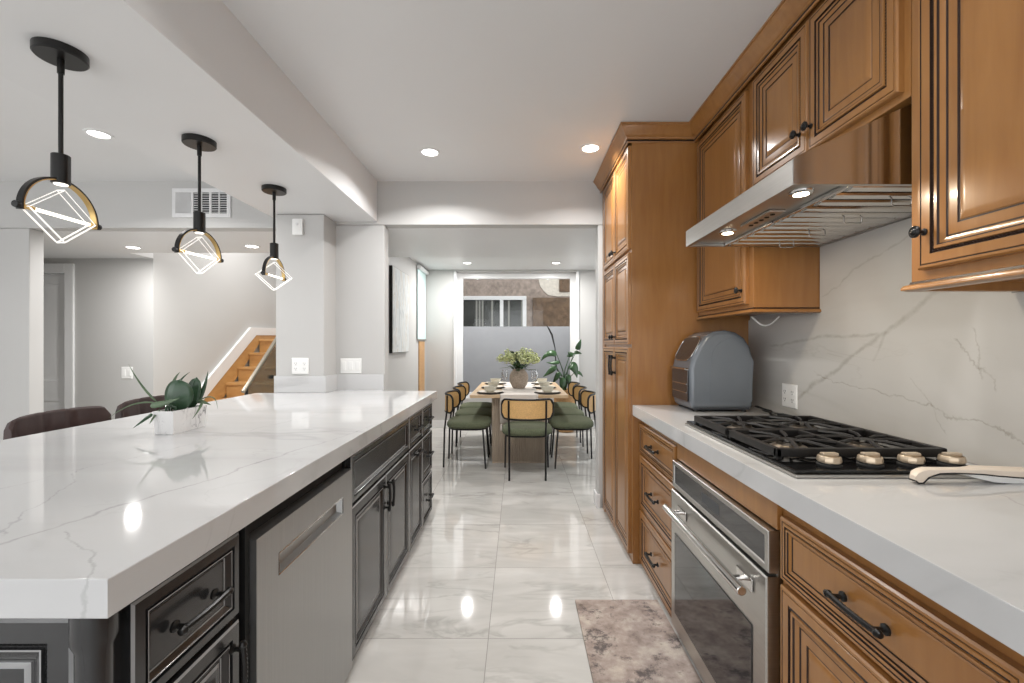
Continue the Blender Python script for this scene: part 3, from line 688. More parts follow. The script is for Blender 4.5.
# ------------------------------------------------------------------ cooktop
ck = thing('gas_cooktop', 'black four-burner gas cooktop set in the right countertop', 'cooktop', (1.0, 1.53, HC))
CX0, CX1, CY0, CY1 = .738, 1.262, 1.148, 1.912
bm = bmn(); box(bm, CX0, CX1, CY0, CY1, HC+.0005, HC+.010, bev=.003); obj('tray', bm, M['steel'], ck)
bm = bmn(); box(bm, CX0+.006, CX1-.003, CY0+.010, CY1-.003, HC+.0102, HC+.020, bev=.003); obj('glass_surface', bm, M['cookglass'], ck)
GT = .984
for y0, y1 in ((1.258, 1.551), (1.555, 1.848)):
    bm = bmn(); x0, x1 = .752, 1.252
    for b in ((x0, x1, y0, y0+.016), (x0, x1, y1-.016, y1), (x0, x0+.018, y0, y1), (x1-.018, x1, y0, y1), ((x0+x1)/2-.007, (x0+x1)/2+.007, y0, y1)):
        box(bm, b[0], b[1], b[2], b[3], GT-.026, GT, bev=.004)
    for sx in (x0+.01, x1-.01):
        for sy in (y0+.01, y1-.01): box(bm, sx-.008, sx+.008, sy-.008, sy+.008, HC+.0205, GT-.02, bev=.002)
    ym = (y0+y1)/2
    for cx in (x0+.128, x1-.128):
        for q in range(8):
            a = q*PI/4+PI/8; dx, dy = math.cos(a), math.sin(a)
            L = min(.118/abs(dx), .135/abs(dy)) if True else 0
            tube(bm, [(cx+dx*.028, ym+dy*.028, GT-.004), (cx+dx*.06, ym+dy*.06, GT-.001), (cx+dx*L, ym+dy*L, GT-.006)], [.0045, .006, .006], 6)
    obj('grate', bm, M['grate'], ck)
    for cx in (x0+.128, x1-.128):
        bm = bmn(); lathe(bm, [(0, 0), (.055, 0), (.058, .004), (.048, .010), (.036, .014), (.036, .022), (0, .022)], (cx, ym, HC+.0203), n=28); bu = obj('burner', bm, M['burner'], ck)
        bm = bmn(); lathe(bm, [(0, 0), (.030, 0), (.032, .003), (.028, .008), (0, .009)], (cx, ym, HC+.0425), n=24); obj('burner_cap', bm, M['grate'], bu)
for x in (.868, .982, 1.096, 1.21):
    bm = bmn(); lathe(bm, [(0, 0), (.031, 0), (.031, .004), (.027, .006), (.026, .010), (0, .010)], (x, 1.205, HC+.0203), n=28); bz = obj('knob_base', bm, M['toe'], ck)
    bm = bmn(); lathe(bm, [(.024, 0), (.029, .003), (.030, .008), (.028, .018), (.026, .020)], (x, 1.205, HC+.028), n=10); cyl(bm, (x, 1.205, HC+.029), .027, .016, n=20)
    box(bm, x-.022, x+.022, 1.196, 1.214, HC+.044, HC+.056, bev=.003)
    obj('knob', bm, M['knob'], ck)

# ------------------------------------------------------------------ things on the right counter
af = thing('air_fryer', 'slate grey air fryer oven standing against the pantry side', 'air fryer', (1.07, 2.4, HC))
prof = [(.915, .952), (.905, .985), (.903, 1.16), (.912, 1.205), (.945, 1.275), (.985, 1.33), (1.03, 1.355), (1.09, 1.363), (1.145, 1.352), (1.19, 1.322), (1.222, 1.27), (1.234, 1.20), (1.236, .985), (1.228, .952)]
bm = bmn(); prism(bm, prof, 2.262, 2.535, lambda a, b, t: (a, t, b), bev=.022); obj('body', bm, M['fryer'], af)
bm = bmn(); prism(bm, [(1.225, 1.17), (1.21, 1.24), (1.17, 1.295), (1.11, 1.32), (1.06, 1.30), (1.02, 1.25), (1.005, 1.17), (1.005, .99), (1.225, .99)], 2.2595, 2.264, lambda a, b, t: (a, t, b), bev=.001); sp_ = obj('side_panel', bm, M['fryer'], af)
bm = bmn(); box(bm, .925, 1.225, 2.285, 2.515, .942, .953, bev=.002)
for i in range(16): box(bm, .99+i*.0145, .997+i*.0145, 2.270, 2.29, .954, .968)
obj('base_grille', bm, M['fryerlow'], af)
for x in (.945, 1.20):
    for y in (2.30, 2.50):
        bm = bmn(); cyl(bm, (x, y, HC+.0005), .014, .0125); obj('foot', bm, M['rubber'], af)
bm = bmn(); box(bm, .8965, .9025, 2.285, 2.515, .985, 1.150, bev=.002); wv = obj('door_window', bm, M['dglass'], af)
bm = bmn()
for z in (1.03, 1.075): tube(bm, [(.8955, 2.30, z), (.8955, 2.50, z)], .0028, 6)
obj('rack', bm, M['chrome'], wv)
bm = bmn(); tube(bm, [(.902, 2.29, 1.155), (.888, 2.29, 1.157), (.885, 2.30, 1.157), (.885, 2.50, 1.157), (.888, 2.51, 1.157), (.902, 2.51, 1.155)], .006, 8); obj('door_handle', bm, M['chrome'], af)
def slant(a, b, n):   # control panel on the slanted front: a along Y, b up the slope
    p0 = V(.906, 0, 1.195); p1 = V(.982, 0, 1.335); d = (p1-p0).normalized(); q = p0+d*b; nn = V(-d.z, 0, d.x).normalized()
    return (q.x+nn.x*n, a, q.z+nn.z*n)
bm = bmn(); pts = [(2.40+.112*math.copysign(abs(math.cos(a))**.5, math.cos(a)), .078+.070*math.copysign(abs(math.sin(a))**.5, math.sin(a))) for a in [2*PI*i/36 for i in range(36)]]
prism(bm, pts, .0, .004, lambda a, b, t: slant(a, b, t), bev=.001); obj('control_panel', bm, M['dglass'], af)
bm = bmn(); tube(bm, [slant(a, b, .004) for a, b in [(2.40+.116*math.copysign(abs(math.cos(q))**.5, math.cos(q)), .078+.074*math.copysign(abs(math.sin(q))**.5, math.sin(q))) for q in [2*PI*i/36 for i in range(36)]]], .003, 6, closed=True); obj('chrome_rim', bm, M['chrome'], af)
cd = thing('power_cord', 'coiled black power cord behind the air fryer', 'cord', (1.29, 2.2, HC))
bm = bmn(); pts = []
for i in range(60):
    t = i/59; a = t*2*PI*2.6
    pts.append((1.285+.032*math.cos(a)*(1-.3*t), 2.30-.16*t+.03*math.sin(a), HC+.0065+.028*abs(math.sin(a*.5))*(1-t)))
tube(bm, pts, .0042, 8); obj('cable', bm, M['rubber'], cd)
bm = bmn(); box(bm, 1.275, 1.31, 2.045, 2.13, HC+.0005, HC+.020, bev=.006); obj('plug', bm, M['rubber'], cd)
def plate_thing(name, label, cat, P, w, h, kind, gangs, n0=0.0):
    c = P(0, 0, 0); t = thing(name, label, cat, c)
    bm = bmn(); rings(bm, lambda a, b, n: P(a-w/2, b-h/2, n+n0), w, h, [(0, 0, 0), (0, .003, 0), (.004, .006, 0)]); pt = obj('cover_plate', bm, M['plastic'], t)
    gw = w/gangs
    for i in range(gangs):
        ca = -w/2+gw*(i+.5)
        if kind == 'switch':
            bm = bmn(); rings(bm, lambda a, b, n: P(ca-.0165+a, -.034+b, n+.006+n0), .033, .068, [(0, 0, 0), (0, .002, 0), (.003, .004, 0)]); obj('rocker', bm, M['plastic'], t)
        else:
            for cb in (-.0195, .0195):
                bm = bmn(); rings(bm, lambda a, b, n: P(ca-.0165+a, cb-.0145+b, n+.006+n0), .033, .029, [(0, 0, 0), (0, .001, 0), (.002, .002, 0)]); rc = obj('receptacle', bm, M['plastic'], t)
                bm = bmn()
                for da in (-.007, .006): rings(bm, lambda a, b, n: P(ca+da+a-.001, cb-.002+b, n+.008+n0), .0022, .009, [(0, 0, 0), (0, .0006, 0)])
                rings(bm, lambda a, b, n: P(ca-.002+a, cb-.011+b, n+.008+n0), .004, .005, [(0, 0, 0), (0, .0006, 0)])
                obj('slot', bm, M['slot'], rc)
    return t
plate_thing('wall_outlet', 'white double outlet on the stone backsplash beside the air fryer', 'outlet', lambda a, b, n: (WXS-n, 2.165+a, 1.03+b), .118, .118, 'outlet', 2)
bm = bmn(); pts = [(1.33, 1.99, 1.428), (1.28, 1.99, 1.418), (1.225, 1.99, 1.40), (1.19, 1.99, 1.402), (1.16, 1.99, 1.416), (1.14, 1.99, 1.4285)]
pts = []
for i in range(17):
    t = i/16; pts.append((1.19+.14*t, 2.2, 1.4285-.045*math.sin(PI*t)))
tube(bm, pts, .004, 8); tag(obj('white_cable', bm, M['plastic']), 'loop of white cable hanging under the wall cabinet', 'cable')
ut = thing('kitchen_utensil', 'cream handled utensil with a black edge lying in front of the cooktop', 'utensil', (1.2, 1.1, HC))
UX = [1.012, 1.020, 1.032, 1.046, 1.075, 1.11, 1.145, 1.165, 1.185, 1.22, 1.27, 1.33]
UT = [.952, .962, .967, .970, .970, .970, .970, .970, .970, .9685, .966, .964]      # top of the shell
UB = [.940, .934, .934, .948, .958, .959, .958, .957, .956, .952, .948, .945]       # black edge line
UK = [1.117, 1.122, 1.124, 1.124, 1.123, 1.122, 1.123, 1.130, 1.138, 1.142, 1.144, 1.144]
bm = bmn(); rws = []
for x, t_, b_, k in zip(UX, UT, UB, UK):
    rws.append([bm.verts.new(p) for p in ((x, 1.100, t_-.003), (x, 1.104, t_), (x, k-.004, t_), (x, k, t_-.003), (x, k, b_), (x, 1.100, b_))])
for A_, B_ in zip(rws, rws[1:]):
    for k in range(6): bm.faces.new((A_[k], A_[(k+1) % 6], B_[(k+1) % 6], B_[k]))
bm.faces.new(rws[0]); bm.faces.new(rws[-1]); obj('handle', bm, M['cream'], ut)
bm = bmn(); tube(bm, [(x, 1.0995, b_) for x, b_ in zip(UX, UB)], .0019, 6); tube(bm, [(UX[0], 1.1, UB[0]), (UX[0]-.001, 1.117, UB[0])], .0019, 6); obj('black_edge', bm, M['rubber'], ut)
bm = bmn(); rws = []
for x, b_, k, h in zip(UX[5:], UB[5:], UK[5:], (.002, .006, .010, .014, .018, .0172, .0145)):
    rws.append([bm.verts.new(p) for p in ((x, 1.1005, b_-.0005), (x, k-.0005, b_-.0005), (x, k-.006, max(HC+.0005, b_-h)), (x, 1.106, max(HC+.0005, b_-h)))])
for A_, B_ in zip(rws, rws[1:]):
    for k in range(4): bm.faces.new((A_[k], A_[(k+1) % 4], B_[(k+1) % 4], B_[k]))
bm.faces.new(rws[0]); bm.faces.new(rws[-1]); obj('underside', bm, M['plastic'], ut)
bm = bmn(); box(bm, .285, .698, .55, 2.165, .0005, .010, bev=.003)
tag(obj('runner_rug', bm, M['rug']), 'distressed taupe runner rug on the floor before the oven', 'rug')

# ------------------------------------------------------------------ island
XI = -.655; IC = XI-.02; IB = -1.30
PB = lambda X: faceL
def island_unit(label, y0, y1):
    t = thing('island_cabinet', label, 'cabinet', (-.97, (y0+y1)/2, 0), 'black cabinets of the island')
    del t['group']
    bm = bmn(); box(bm, IB, IC, y0, y1, .0, HC-CT-.001, bev=.002); obj('carcass', bm, M['black'], t)
    return t
FL = lambda y0, z0: faceL(IC, y0, z0)
def bfront(nm, c, y0, y1, z0, z1, hw=None, raised=True, s=None):
    P = FL(y0, z0); d = front(nm, c, P, y1-y0, z1-z0, BM, 'black', raised, s=s, step=.0085)
    if hw == 'h': pull(d, P, (y1-y0)/2, (z1-z0)/2, min(.13, (y1-y0)*.45))
    elif hw == 'vr': pull(d, P, y1-y0-.03, z1-z0-.10, .12, True)
    elif hw == 'vl': pull(d, P, .03, z1-z0-.10, .12, True)
    elif hw == 'ht': pull(d, P, (y1-y0)/2, z1-z0-.05, min(.12, (y1-y0)*.45))
    return d
a = island_unit('black island cabinet at the near corner with paneled end', .712, 1.040)
bfront('drawer', a, .735, 1.018, .655, .845, 'h', False, s=.62); bfront('door', a, .735, 1.018, .03, .640, 'vr', True, s=.8)
P = faceF(.712, IB, .03); d = front('end_panel', a, P, -.716-IB, .815, BM, 'black', True, step=.0085)
bm = bmn()
lathe(bm, [(0, 0), (.030, 0), (.030, .06), (.024, .075), (.024, .80), (.030, .815), (.030, HC-CT-.004), (0, HC-CT-.004)], (-.683, .697, 0.001), n=20)
obj('corner_post', bm, M['black'], a)
dw = thing('dishwasher', 'stainless dishwasher built into the black island', 'dishwasher', (-.97, 1.37, 0))
bm = bmn(); box(bm, IB, IC-.01, 1.062, 1.682, .02, HC-CT-.002); obj('tub', bm, M['toe'], dw)
bm = bmn(); box(bm, IC-.009, XI-.006, 1.046, 1.062, 0, HC-CT-.002); obj('side_filler', bm, M['toe'], dw)
bm = bmn()   # door with a recessed pocket handle
X0, X1 = IC-.009, XI+.010
def dP(a, b, n): return (X0+n, 1.066+a, .03+b)
W_, H_ = .614, .775; T = X1-X0
ys = [0, .10, .52, W_]; zs = [0, .638, .692, H_]
fr_v = {}
for i, yy in enumerate(ys):
    for j, zz in enumerate(zs): fr_v[i, j] = bm.verts.new(dP(yy, zz, T))
for i in range(3):
    for j in range(3):
        if (i, j) == (1, 1): continue
        bm.faces.new((fr_v[i, j], fr_v[i+1, j], fr_v[i+1, j+1], fr_v[i, j+1]))
q = [fr_v[1, 1], fr_v[2, 1], fr_v[2, 2], fr_v[1, 2]]
inn = [bm.verts.new(dP(yy, zz, T-.020)) for yy, zz in ((.106, .645), (.514, .645), (.514, .676), (.106, .676))]
for k in range(4): bm.faces.new((q[k], q[(k+1) % 4], inn[(k+1) % 4], inn[k]))
bm.faces.new(inn)
bk = [bm.verts.new(dP(yy, zz, 0)) for yy, zz in ((0, 0), (W_, 0), (W_, H_), (0, H_))]
bm.faces.new(bk)
bm.faces.new([fr_v[i, 0] for i in range(4)]+[bk[1], bk[0]]); bm.faces.new([fr_v[i, 3] for i in range(4)]+[bk[2], bk[3]])
bm.faces.new([fr_v[0, j] for j in range(4)]+[bk[3], bk[0]]); bm.faces.new([fr_v[3, j] for j in range(4)]+[bk[2], bk[1]])
dd = obj('door', bm, M['dwsteel'], dw, smooth=20)
bm = bmn()
for b_, e_ in (((.098, .694), (.522, .694)), ((.098, .636), (.522, .636)), ((.098, .636), (.098, .694)), ((.522, .636), (.522, .694))):
    tube(bm, [dP(*b_, T+.0003), dP(*e_, T+.0003)], .0022, 6)
obj('pocket_handle_rim', bm, M['chrome'], dd)
a = island_unit('wide black island sink cabinet with two doors beside the dishwasher', 1.688, 2.600)
bfront('false_drawer', a, 1.700, 2.592, .655, .845, None, False, s=.62)
bfront('door', a, 1.700, 2.143, .03, .640, 'vr', True); bfront('door', a, 2.149, 2.592, .03, .640, 'vl', True)
a = island_unit('narrow black island cabinet with one drawer over one door', 2.602, 2.960)
bfront('drawer', a, 2.608, 2.954, .655, .845, 'h', False, s=.62); bfront('door', a, 2.608, 2.954, .03, .640, 'ht', True, s=.9)
a = island_unit('narrow black three-drawer cabinet at the far end of the island', 2.962, 3.30)
for z0, z1 in ((.655, .845), (.345, .640), (.03, .330)): bfront('drawer', a, 2.968, 3.294, z0, z1, 'h', False, s=.62)
bm = bmn(); box(bm, -1.42, IB-.002, .75, 3.20, 0, HC-CT-.002, bev=.003); tag(obj('island_back_panel', bm, M['black']), 'black panel closing the seating side of the island', 'panel')
bm = bmn()
prism(bm, [(-1.93, .658), (-.625, .658), (-.625, 3.335), (-1.051, 3.335), (-1.051, 3.388), (-1.437, 3.388), (-1.437, 3.183), (-1.93, 3.183)], HC-CT, HC, lambda a, b, t: (a, b, t), bev=.003)
tag(obj('island_countertop', bm, M['quartz']), 'large white veined quartz island countertop with mitred edge', 'countertop')
bm = bmn(); box(bm, -1.437, -1.055, 3.39, BW-.001, HC-.03, HC+.125, bev=.002); box(bm, -1.80, -1.418, 3.185, 3.203, HC+.0005, HC+.125, bev=.002); box(bm, -1.4385, -1.418, 3.203, 3.39, HC+.0005, HC+.125, bev=.002)
tag(obj('backsplash_strip', bm, M['quartz']), 'low white quartz upstand around the column behind the island', 'backsplash')
plate_thing('wall_outlet', 'white double outlet on the column above the island', 'outlet', lambda a, b, n: (-1.613+a, 3.204-n, 1.127+b), .125, .118, 'outlet', 2)
plate_thing('light_switch', 'white three-rocker light switch on wall by dining opening', 'switch', lambda a, b, n: (-1.318+a, BW-n, 1.118+b), .165, .118, 'switch', 3)
plate_thing('light_switch', 'white two-rocker light switch on the hall wall', 'switch', lambda a, b, n: (-4.18+a, 4.62-n, .985+b), .118, .125, 'switch', 2)
bm = bmn(); box(bm, -1.665, -1.588, 3.18, 3.2035, 2.095, 2.215, bev=.006); sn = obj('wall_sensor', bm, M['plastic']); tag(sn, 'small white sensor box high on the column', 'sensor')
bm = bmn(); cyl(bm, (-1.627, 3.1765, 2.175), .010, .004, (0, 1, 0)); obj('sensor_lens', bm, M['louver'], sn)

# planter on island
pt = thing('potted_plant', 'leafy green plant in marbled white planter on the island', 'plant', (-1.40, 1.81, HC))
PX0, PX1, PY0, PY1 = -1.440, -1.366, 1.712, 1.885
bm = bmn(); zb, zt = HC+.0005, 1.022
def rect(x0, x1, y0, y1, z): return [bm.verts.new(p) for p in ((x0, y0, z), (x1, y0, z), (x1, y1, z), (x0, y1, z))]
L = [rect(PX0, PX1, PY0, PY1, zb), rect(PX0-.004, PX1+.004, PY0-.006, PY1+.006, zt), rect(PX0+.004, PX1-.004, PY0+.002, PY1-.002, zt), rect(PX0+.006, PX1-.006, PY0+.004, PY1-.004, zt-.025)]
for A_, B_ in zip(L, L[1:]):
    for k in range(4): bm.faces.new((A_[k], A_[(k+1) % 4], B_[(k+1) % 4], B_[k]))
bm.faces.new(L[0]); bm.faces.new(L[-1])
obj('planter', bm, M['planter'], pt, smooth=15)
bm = bmn(); box(bm, PX0+.007, PX1-.007, PY0+.005, PY1-.005, zt-.0245, zt-.012); obj('soil', bm, M['soil'], pt)
def at(x, y, Z):   # a point at distance Z seen along a photo direction, for measuring only
    return ((x-518)*Z/432, Z, EYE+(344.5-y)*Z/432)
def broad(c, rx, rz, tilt, m='leaf2', yaw=0):
    bm = bmn(); n = 10
    rot = Matrix.Rotation(yaw, 3, 'Z') @ Matrix.Rotation(tilt, 3, 'Y')
    rows = []
    for i in range(n+1):
        t = -1+2*i/n; wv = math.sqrt(max(0.0, 1-t*t)); row = []
        for k in range(-3, 4):
            s = k/3; x = rx*wv*s
            row.append(bm.verts.new(Vector(c)+rot @ V(x, .28*x*x/rx+.16*rz*t*t-(.006 if k == 0 else 0), rz*t)))
        rows.append(row)
    for A_, B_ in zip(rows, rows[1:]):
        for k in range(6):
            try: bm.faces.new((A_[k], A_[k+1], B_[k+1], B_[k]))
            except ValueError: pass
    bmesh.ops.remove_doubles(bm, verts=bm.verts[:], dist=.0004)
    return obj('leaf', bm, M[m], pt, smooth=60, solid=.002)
broad(at(176, 395.5, 1.78), .060, .066, .12)
broad(at(191.5, 393.5, 1.85), .032, .070, .22)
blades = [  # base, mid, tip, half width
    ((157, 402, 1.76), (141, 388, 1.74), (128.5, 364, 1.70), .0042), ((156, 403, 1.76), (132, 399, 1.72), (109, 418, 1.68), .0032),
    ((157, 411, 1.75), (146, 419, 1.69), (133, 428, 1.66), .007), ((160, 409, 1.74), (153, 418, 1.69), (149.5, 424, 1.67), .005),
    ((150, 406, 1.72), (165, 404, 1.72), (180, 398, 1.70), .012), ((196, 404, 1.86), (205, 392, 1.88), (208, 371, 1.90), .010),
    ((203, 402, 1.86), (196, 414, 1.83), (190, 421, 1.80), .006), ((196, 401, 1.87), (203, 401, 1.88), (211, 405, 1.90), .009),
    ((178, 388, 1.84), (178, 380, 1.86), (190, 372, 1.88), .005), ((172, 388, 1.84), (174, 378, 1.85), (180, 372, 1.86), .006),
    ((195, 403, 1.84), (217, 388, 1.86), (217.5, 409, 1.87), .0025), ((193, 404, 1.86), (197, 396, 1.87), (200, 388, 1.88), .010),
    ((163, 407, 1.76), (158, 403, 1.74), (152, 405, 1.73), .010)]
for i, (b0, b1, b2, wd) in enumerate(blades):
    bm = bmn(); leaf(bm, (at(*b0), at(*b1), at(*b2)), wd, n=12, fold=.3, up=(.3, -1, .25)); obj('blade', bm, M['blade' if i % 3 != 2 else 'leaf2'], pt, smooth=60, solid=.0012)
bm = bmn()
for q in range(6):
    x = random.uniform(PX0+.012, PX1-.012); y = random.uniform(PY0+.02, PY1-.02); tube(bm, [(x, y, zt-.014), (x*1.0+random.uniform(-.01, .01), y+random.uniform(-.01, .01), zt+.012), at(176+random.uniform(-14, 14), 403, 1.80)], .003, 6)
obj('stem', bm, M['leaf2'], pt)

# bar stools behind the island (facing +X)
def stool(label, cy):
    t = thing('bar_stool', label, 'stool', (-2.02, cy, 0)); X = -2.02
    bm = bmn(); box(bm, X-.20, X+.20, cy-.21, cy+.21, .62, .70, bev=.03, seg=3); obj('seat', bm, M['leather'], t)
    for s, (u0, u1) in enumerate(((-1, -.72), (-.70, -.24), (-.22, .26), (.28, .84), (.845, 1))):
        pass
    bm = bmn(); n = 24; rows = []
    for i in range(n+1):
        u = -1+2*i/n; y = cy+u*.228; x = X-.185-.028*(1-u*u)*1.5; h = .972-.022*(abs(u)**14)-.010*u*u
        if abs(u) > .98: h -= .012
        seam = min(abs(u-s_) for s_ in (-.80, -.28, .26)) < .042
        d = -.009 if seam else 0
        th = .030
        rows.append([bm.verts.new(p) for p in ((x+th+d, y, .66), (x+th+.006+d, y, .82), (x+th-.004+d, y, h-.014), (x+th*.45, y, h+d*.25), (x-.006, y, h-.012), (x-.012, y, .82), (x-.004, y, .66))])
    for A_, B_ in zip(rows, rows[1:]):
        for k in range(7): bm.faces.new((A_[k], A_[(k+1) % 7], B_[(k+1) % 7], B_[k]))
    bm.faces.new(rows[0]); bm.faces.new(rows[-1]); obj('backrest', bm, M['leather'], t, smooth=40)
    for sx in (-1, 1):
        for sy in (-1, 1):
            bm = bmn(); tube(bm, [(X+sx*.19, cy+sy*.20, 0), (X+sx*.15, cy+sy*.165, .615)], .013, 10); obj('leg', bm, M['iron'], t)
    bm = bmn(); z = .22; tube(bm, [(X+a*.176, cy+b*.187, z) for a, b in ((-1, -1), (1, -1), (1, 1), (-1, 1))], .008, 8, closed=True); obj('footrest', bm, M['iron'], t)
stool('brown leather bar stool nearest the camera on the seating side', 2.085)
stool('brown leather bar stool behind the island planter', 2.60)

# ------------------------------------------------------------------ pendants
def pendant(label, y, rz, x=-1.508, crz=0):
    z0 = 1.709; R_ = .117; SOF = 2.255
    t = thing('pendant_lamp', label, 'pendant lamp', (x, y, SOF), 'pendant lamps over the island'); del t['group']
    rot = Matrix.Rotation(rz, 3, 'Z'); c0 = V(x, y, 0)
    def L(a, b, z): return c0+rot @ V(a, b, 0)+V(0, 0, z)     # b along bar
    bm = bmn(); lathe(bm, [(0, 0), (.064, 0), (.068, .004), (.068, .027), (0, .027)], (x, y, SOF-.0275), n=36); obj('canopy', bm, M['iron'], t)
    bm = bmn(); tube(bm, [(x, y, 1.915), (x, y, SOF-.028)], .0065, 12); tube(bm, [(x, y, SOF-.075), (x, y, SOF-.028)], .0095, 12); obj('rod', bm, M['iron'], t)
    bm = bmn(); lathe(bm, [(0, 0), (.022, 0), (.024, .002), (.024, .094), (.022, .096), (0, .096)], (x, y, 1.816), n=28); sk = obj('socket', bm, M['iron'], t)
    bm = bmn(); cyl(bm, (x, y, 1.8135), .018, .0025); obj('downlight', bm, M['led'], sk)
    # half ring: black outside band, brass inside band
    for nm, r0, r1, hw, mt in (('arch', R_, R_+.006, .009, 'iron'), ('arch_lining', R_-.003, R_-.0002, .0095, 'brass')):
        bm = bmn(); rows = []; n = 36
        for i in range(n+1):
            a = -.10+(PI+.20)*i/n; cs, sn_ = math.cos(a), math.sin(a)
            rows.append([bm.verts.new(L(sx, -cs*r, z0+sn_*r)) for sx, r in ((-hw, r0), (hw, r0), (hw, r1), (-hw, r1))])
        for A_, B_ in zip(rows, rows[1:]):
            for k in range(4): bm.faces.new((A_[k], A_[(k+1) % 4], B_[(k+1) % 4], B_[k]))
        bm.faces.new(rows[0]); bm.faces.new(rows[-1]); obj(nm, bm, M[mt], t)
    for s in (-1, 1):
        bm = bmn(); c = L(0, s*(R_+.005), z0); ax = rot @ V(0, s, 0); lathe(bm, [(0, 0), (.010, 0), (.011, .004), (.010, .012), (0, .013)], c, ax, 16); obj('pivot_knob', bm, M['iron'], t)
    bm = bmn(); tube(bm, [L(0, -R_+.004, z0), L(0, -R_+.035, z0)], .0075, 12); tube(bm, [L(0, R_-.004, z0), L(0, R_-.02, z0)], .0075, 12); obj('bar_collar', bm, M['brass'], t)
    bm = bmn(); tube(bm, [L(0, -R_+.036, z0), L(0, R_-.021, z0)], .0058, 12); obj('light_bar', bm, M['led'], t)
    # square acrylic prism turned on its corner about the bar
    hy, hz, hx = .106, .086, .013
    cn = [(-hy, 0), (0, hz), (hy, 0), (0, -hz)]
    def C(a, b, z):
        v = Matrix.Rotation(crz, 3, 'Z') @ V(a, b, z); return c0+rot @ v+V(0, 0, z0)
    fr = [C(-hx, b, z) for b, z in cn]; bk = [C(hx, b, z) for b, z in cn]
    bm = bmn()
    for S in (fr, bk):
        ctr = sum(S, V(0, 0, 0))/4; vs = [bm.verts.new(ctr+(p-ctr)*.94) for p in S]; bm.faces.new(vs)
    g_ = obj('acrylic_sheet', bm, M['clear'], t)
    bm = bmn()
    for S in (fr, bk):
        for k in range(4):
            d = (S[(k+1) % 4]-S[k]).normalized()*.004; tube(bm, [S[k]+d, S[(k+1) % 4]-d], .0013 if k in (0, 1) else .0024, 6)
    for k in range(4): tube(bm, [fr[k], bk[k]], .0022, 6)
    obj('lit_edge', bm, M['acrylic'], t)
    return t
pendant('nearest black pendant lamp with glowing acrylic crystal, at upper left', 1.425, .02)
pendant('middle black pendant lamp with glowing crystal, in front of the wall vent', 2.045, -.12)
pendant('farthest black pendant lamp with glowing crystal, beside the column', 2.672, .04, crz=-.62)

# ------------------------------------------------------------------ ceiling and wall fittings
def downlight(label, x, y, z, power, r=.05, sp=2.5):
    t = thing('recessed_light', label, 'ceiling light', (x, y, z))
    bm = bmn(); lathe(bm, [(r+.001, -.001), (r+.003, -.006), (r+.018, -.004), (r+.020, -.0002), (r, -.0002)], (x, y, z), n=32); obj('trim_ring', bm, M['white'], t)
    bm = bmn(); cyl(bm, (x, y, z-.0035), r, .003, n=28); obj('lens', bm, M['lens'], t)
    l = bpy.data.lights.new('downlight', 'AREA'); l.shape = 'DISK'; l.size = r*1.8; l.energy = power; l.color = (1, .985, .965); l.spread = sp
    lo = bpy.data.objects.new('downlight', l); COL.objects.link(lo); lo.parent = t; lo.location = (0, 0, -.006)
downlight('recessed ceiling light left of centre above the kitchen aisle', (430-518)*2.89/432, 2.89, CEIL, 14)
downlight('recessed ceiling light beside the pantry crown moulding', (590.5-518)*2.83/432, 2.83, CEIL, 10)
downlight('recessed ceiling light in the family room left of the pendants', -2.565, 2.643, CEIL, 16)
downlight('added fill light over the island side of the aisle, unseen above the view', -.55, .95, CEIL, 3.5)  # added out of view to brighten the countertops
downlight('added fill light over the cooktop side of the aisle, unseen above the view', .40, .95, CEIL, 3.5)  # second added light, also out of view, for the counters
downlight('left recessed light in the low hall ceiling', -3.64, 4.085, 2.207, 16, sp=3.1)
downlight('right recessed light in the low hall ceiling by the column', -2.487, 4.04, 2.207, 16, sp=3.1)
downlight('left recessed light above the dining table', -.72, 6.15, 2.45, 23, sp=3.1)
downlight('right recessed light above the dining table', .54, 6.15, 2.45, 23, sp=3.1)
downlight('added unseen light high over the stairs', -3.1, 5.7, 3.6, 30)  # added to brighten the stair wall, no fitting in view
vt = thing('wall_vent', 'white louvred air vent high on the wall behind the pendants', 'vent', (-2.49, BW, 2.4))
vP = lambda a, b, n: (-2.722+a, BW-n, 2.288+b)
bm = bmn()
VW, VH = .458, .228
for a0, a1, b0, b1 in ((0, .028, 0, VH), (VW-.028, VW, 0, VH), (.028, VW-.028, 0, .032), (.028, VW-.028, VH-.032, VH), (.150, .166, .032, VH-.032), (.292, .308, .032, VH-.032)):
    box(bm, -2.722+a0, -2.722+a1, BW-.012, BW-.0005, 2.288+b0, 2.288+b1, bev=.0015)
fr = obj('frame', bm, M['louver'], vt)
bm = bmn(); box(bm, -2.722+.028, -2.722+VW-.028, BW-.0025, BW-.0008, 2.32, 2.288+VH-.032); obj('duct_opening', bm, M['slot'], vt)
for a0, a1, kind in ((.028, .150, 'v'), (.166, .292, 'h'), (.308, .430, 'h')):
    bm = bmn()
    if kind == 'v':
        k = 15
        for i in range(k):
            x = -2.722+a0+(a1-a0)*(i+.5)/k; box(bm, x-.0021, x+.0021, BW-.010, BW-.003, 2.32, 2.288+VH-.032)
    else:
        k = 9
        for i in range(k):
            z = 2.32+(VH-.064)*(i+.5)/k; box(bm, -2.722+a0, -2.722+a1, BW-.010, BW-.003, z-.002, z+.002)
        x = -2.722+(a0+a1)/2; box(bm, x-.004, x+.004, BW-.0105, BW-.003, 2.32, 2.288+VH-.032)
    obj('louvers', bm, M['louver'], fr)

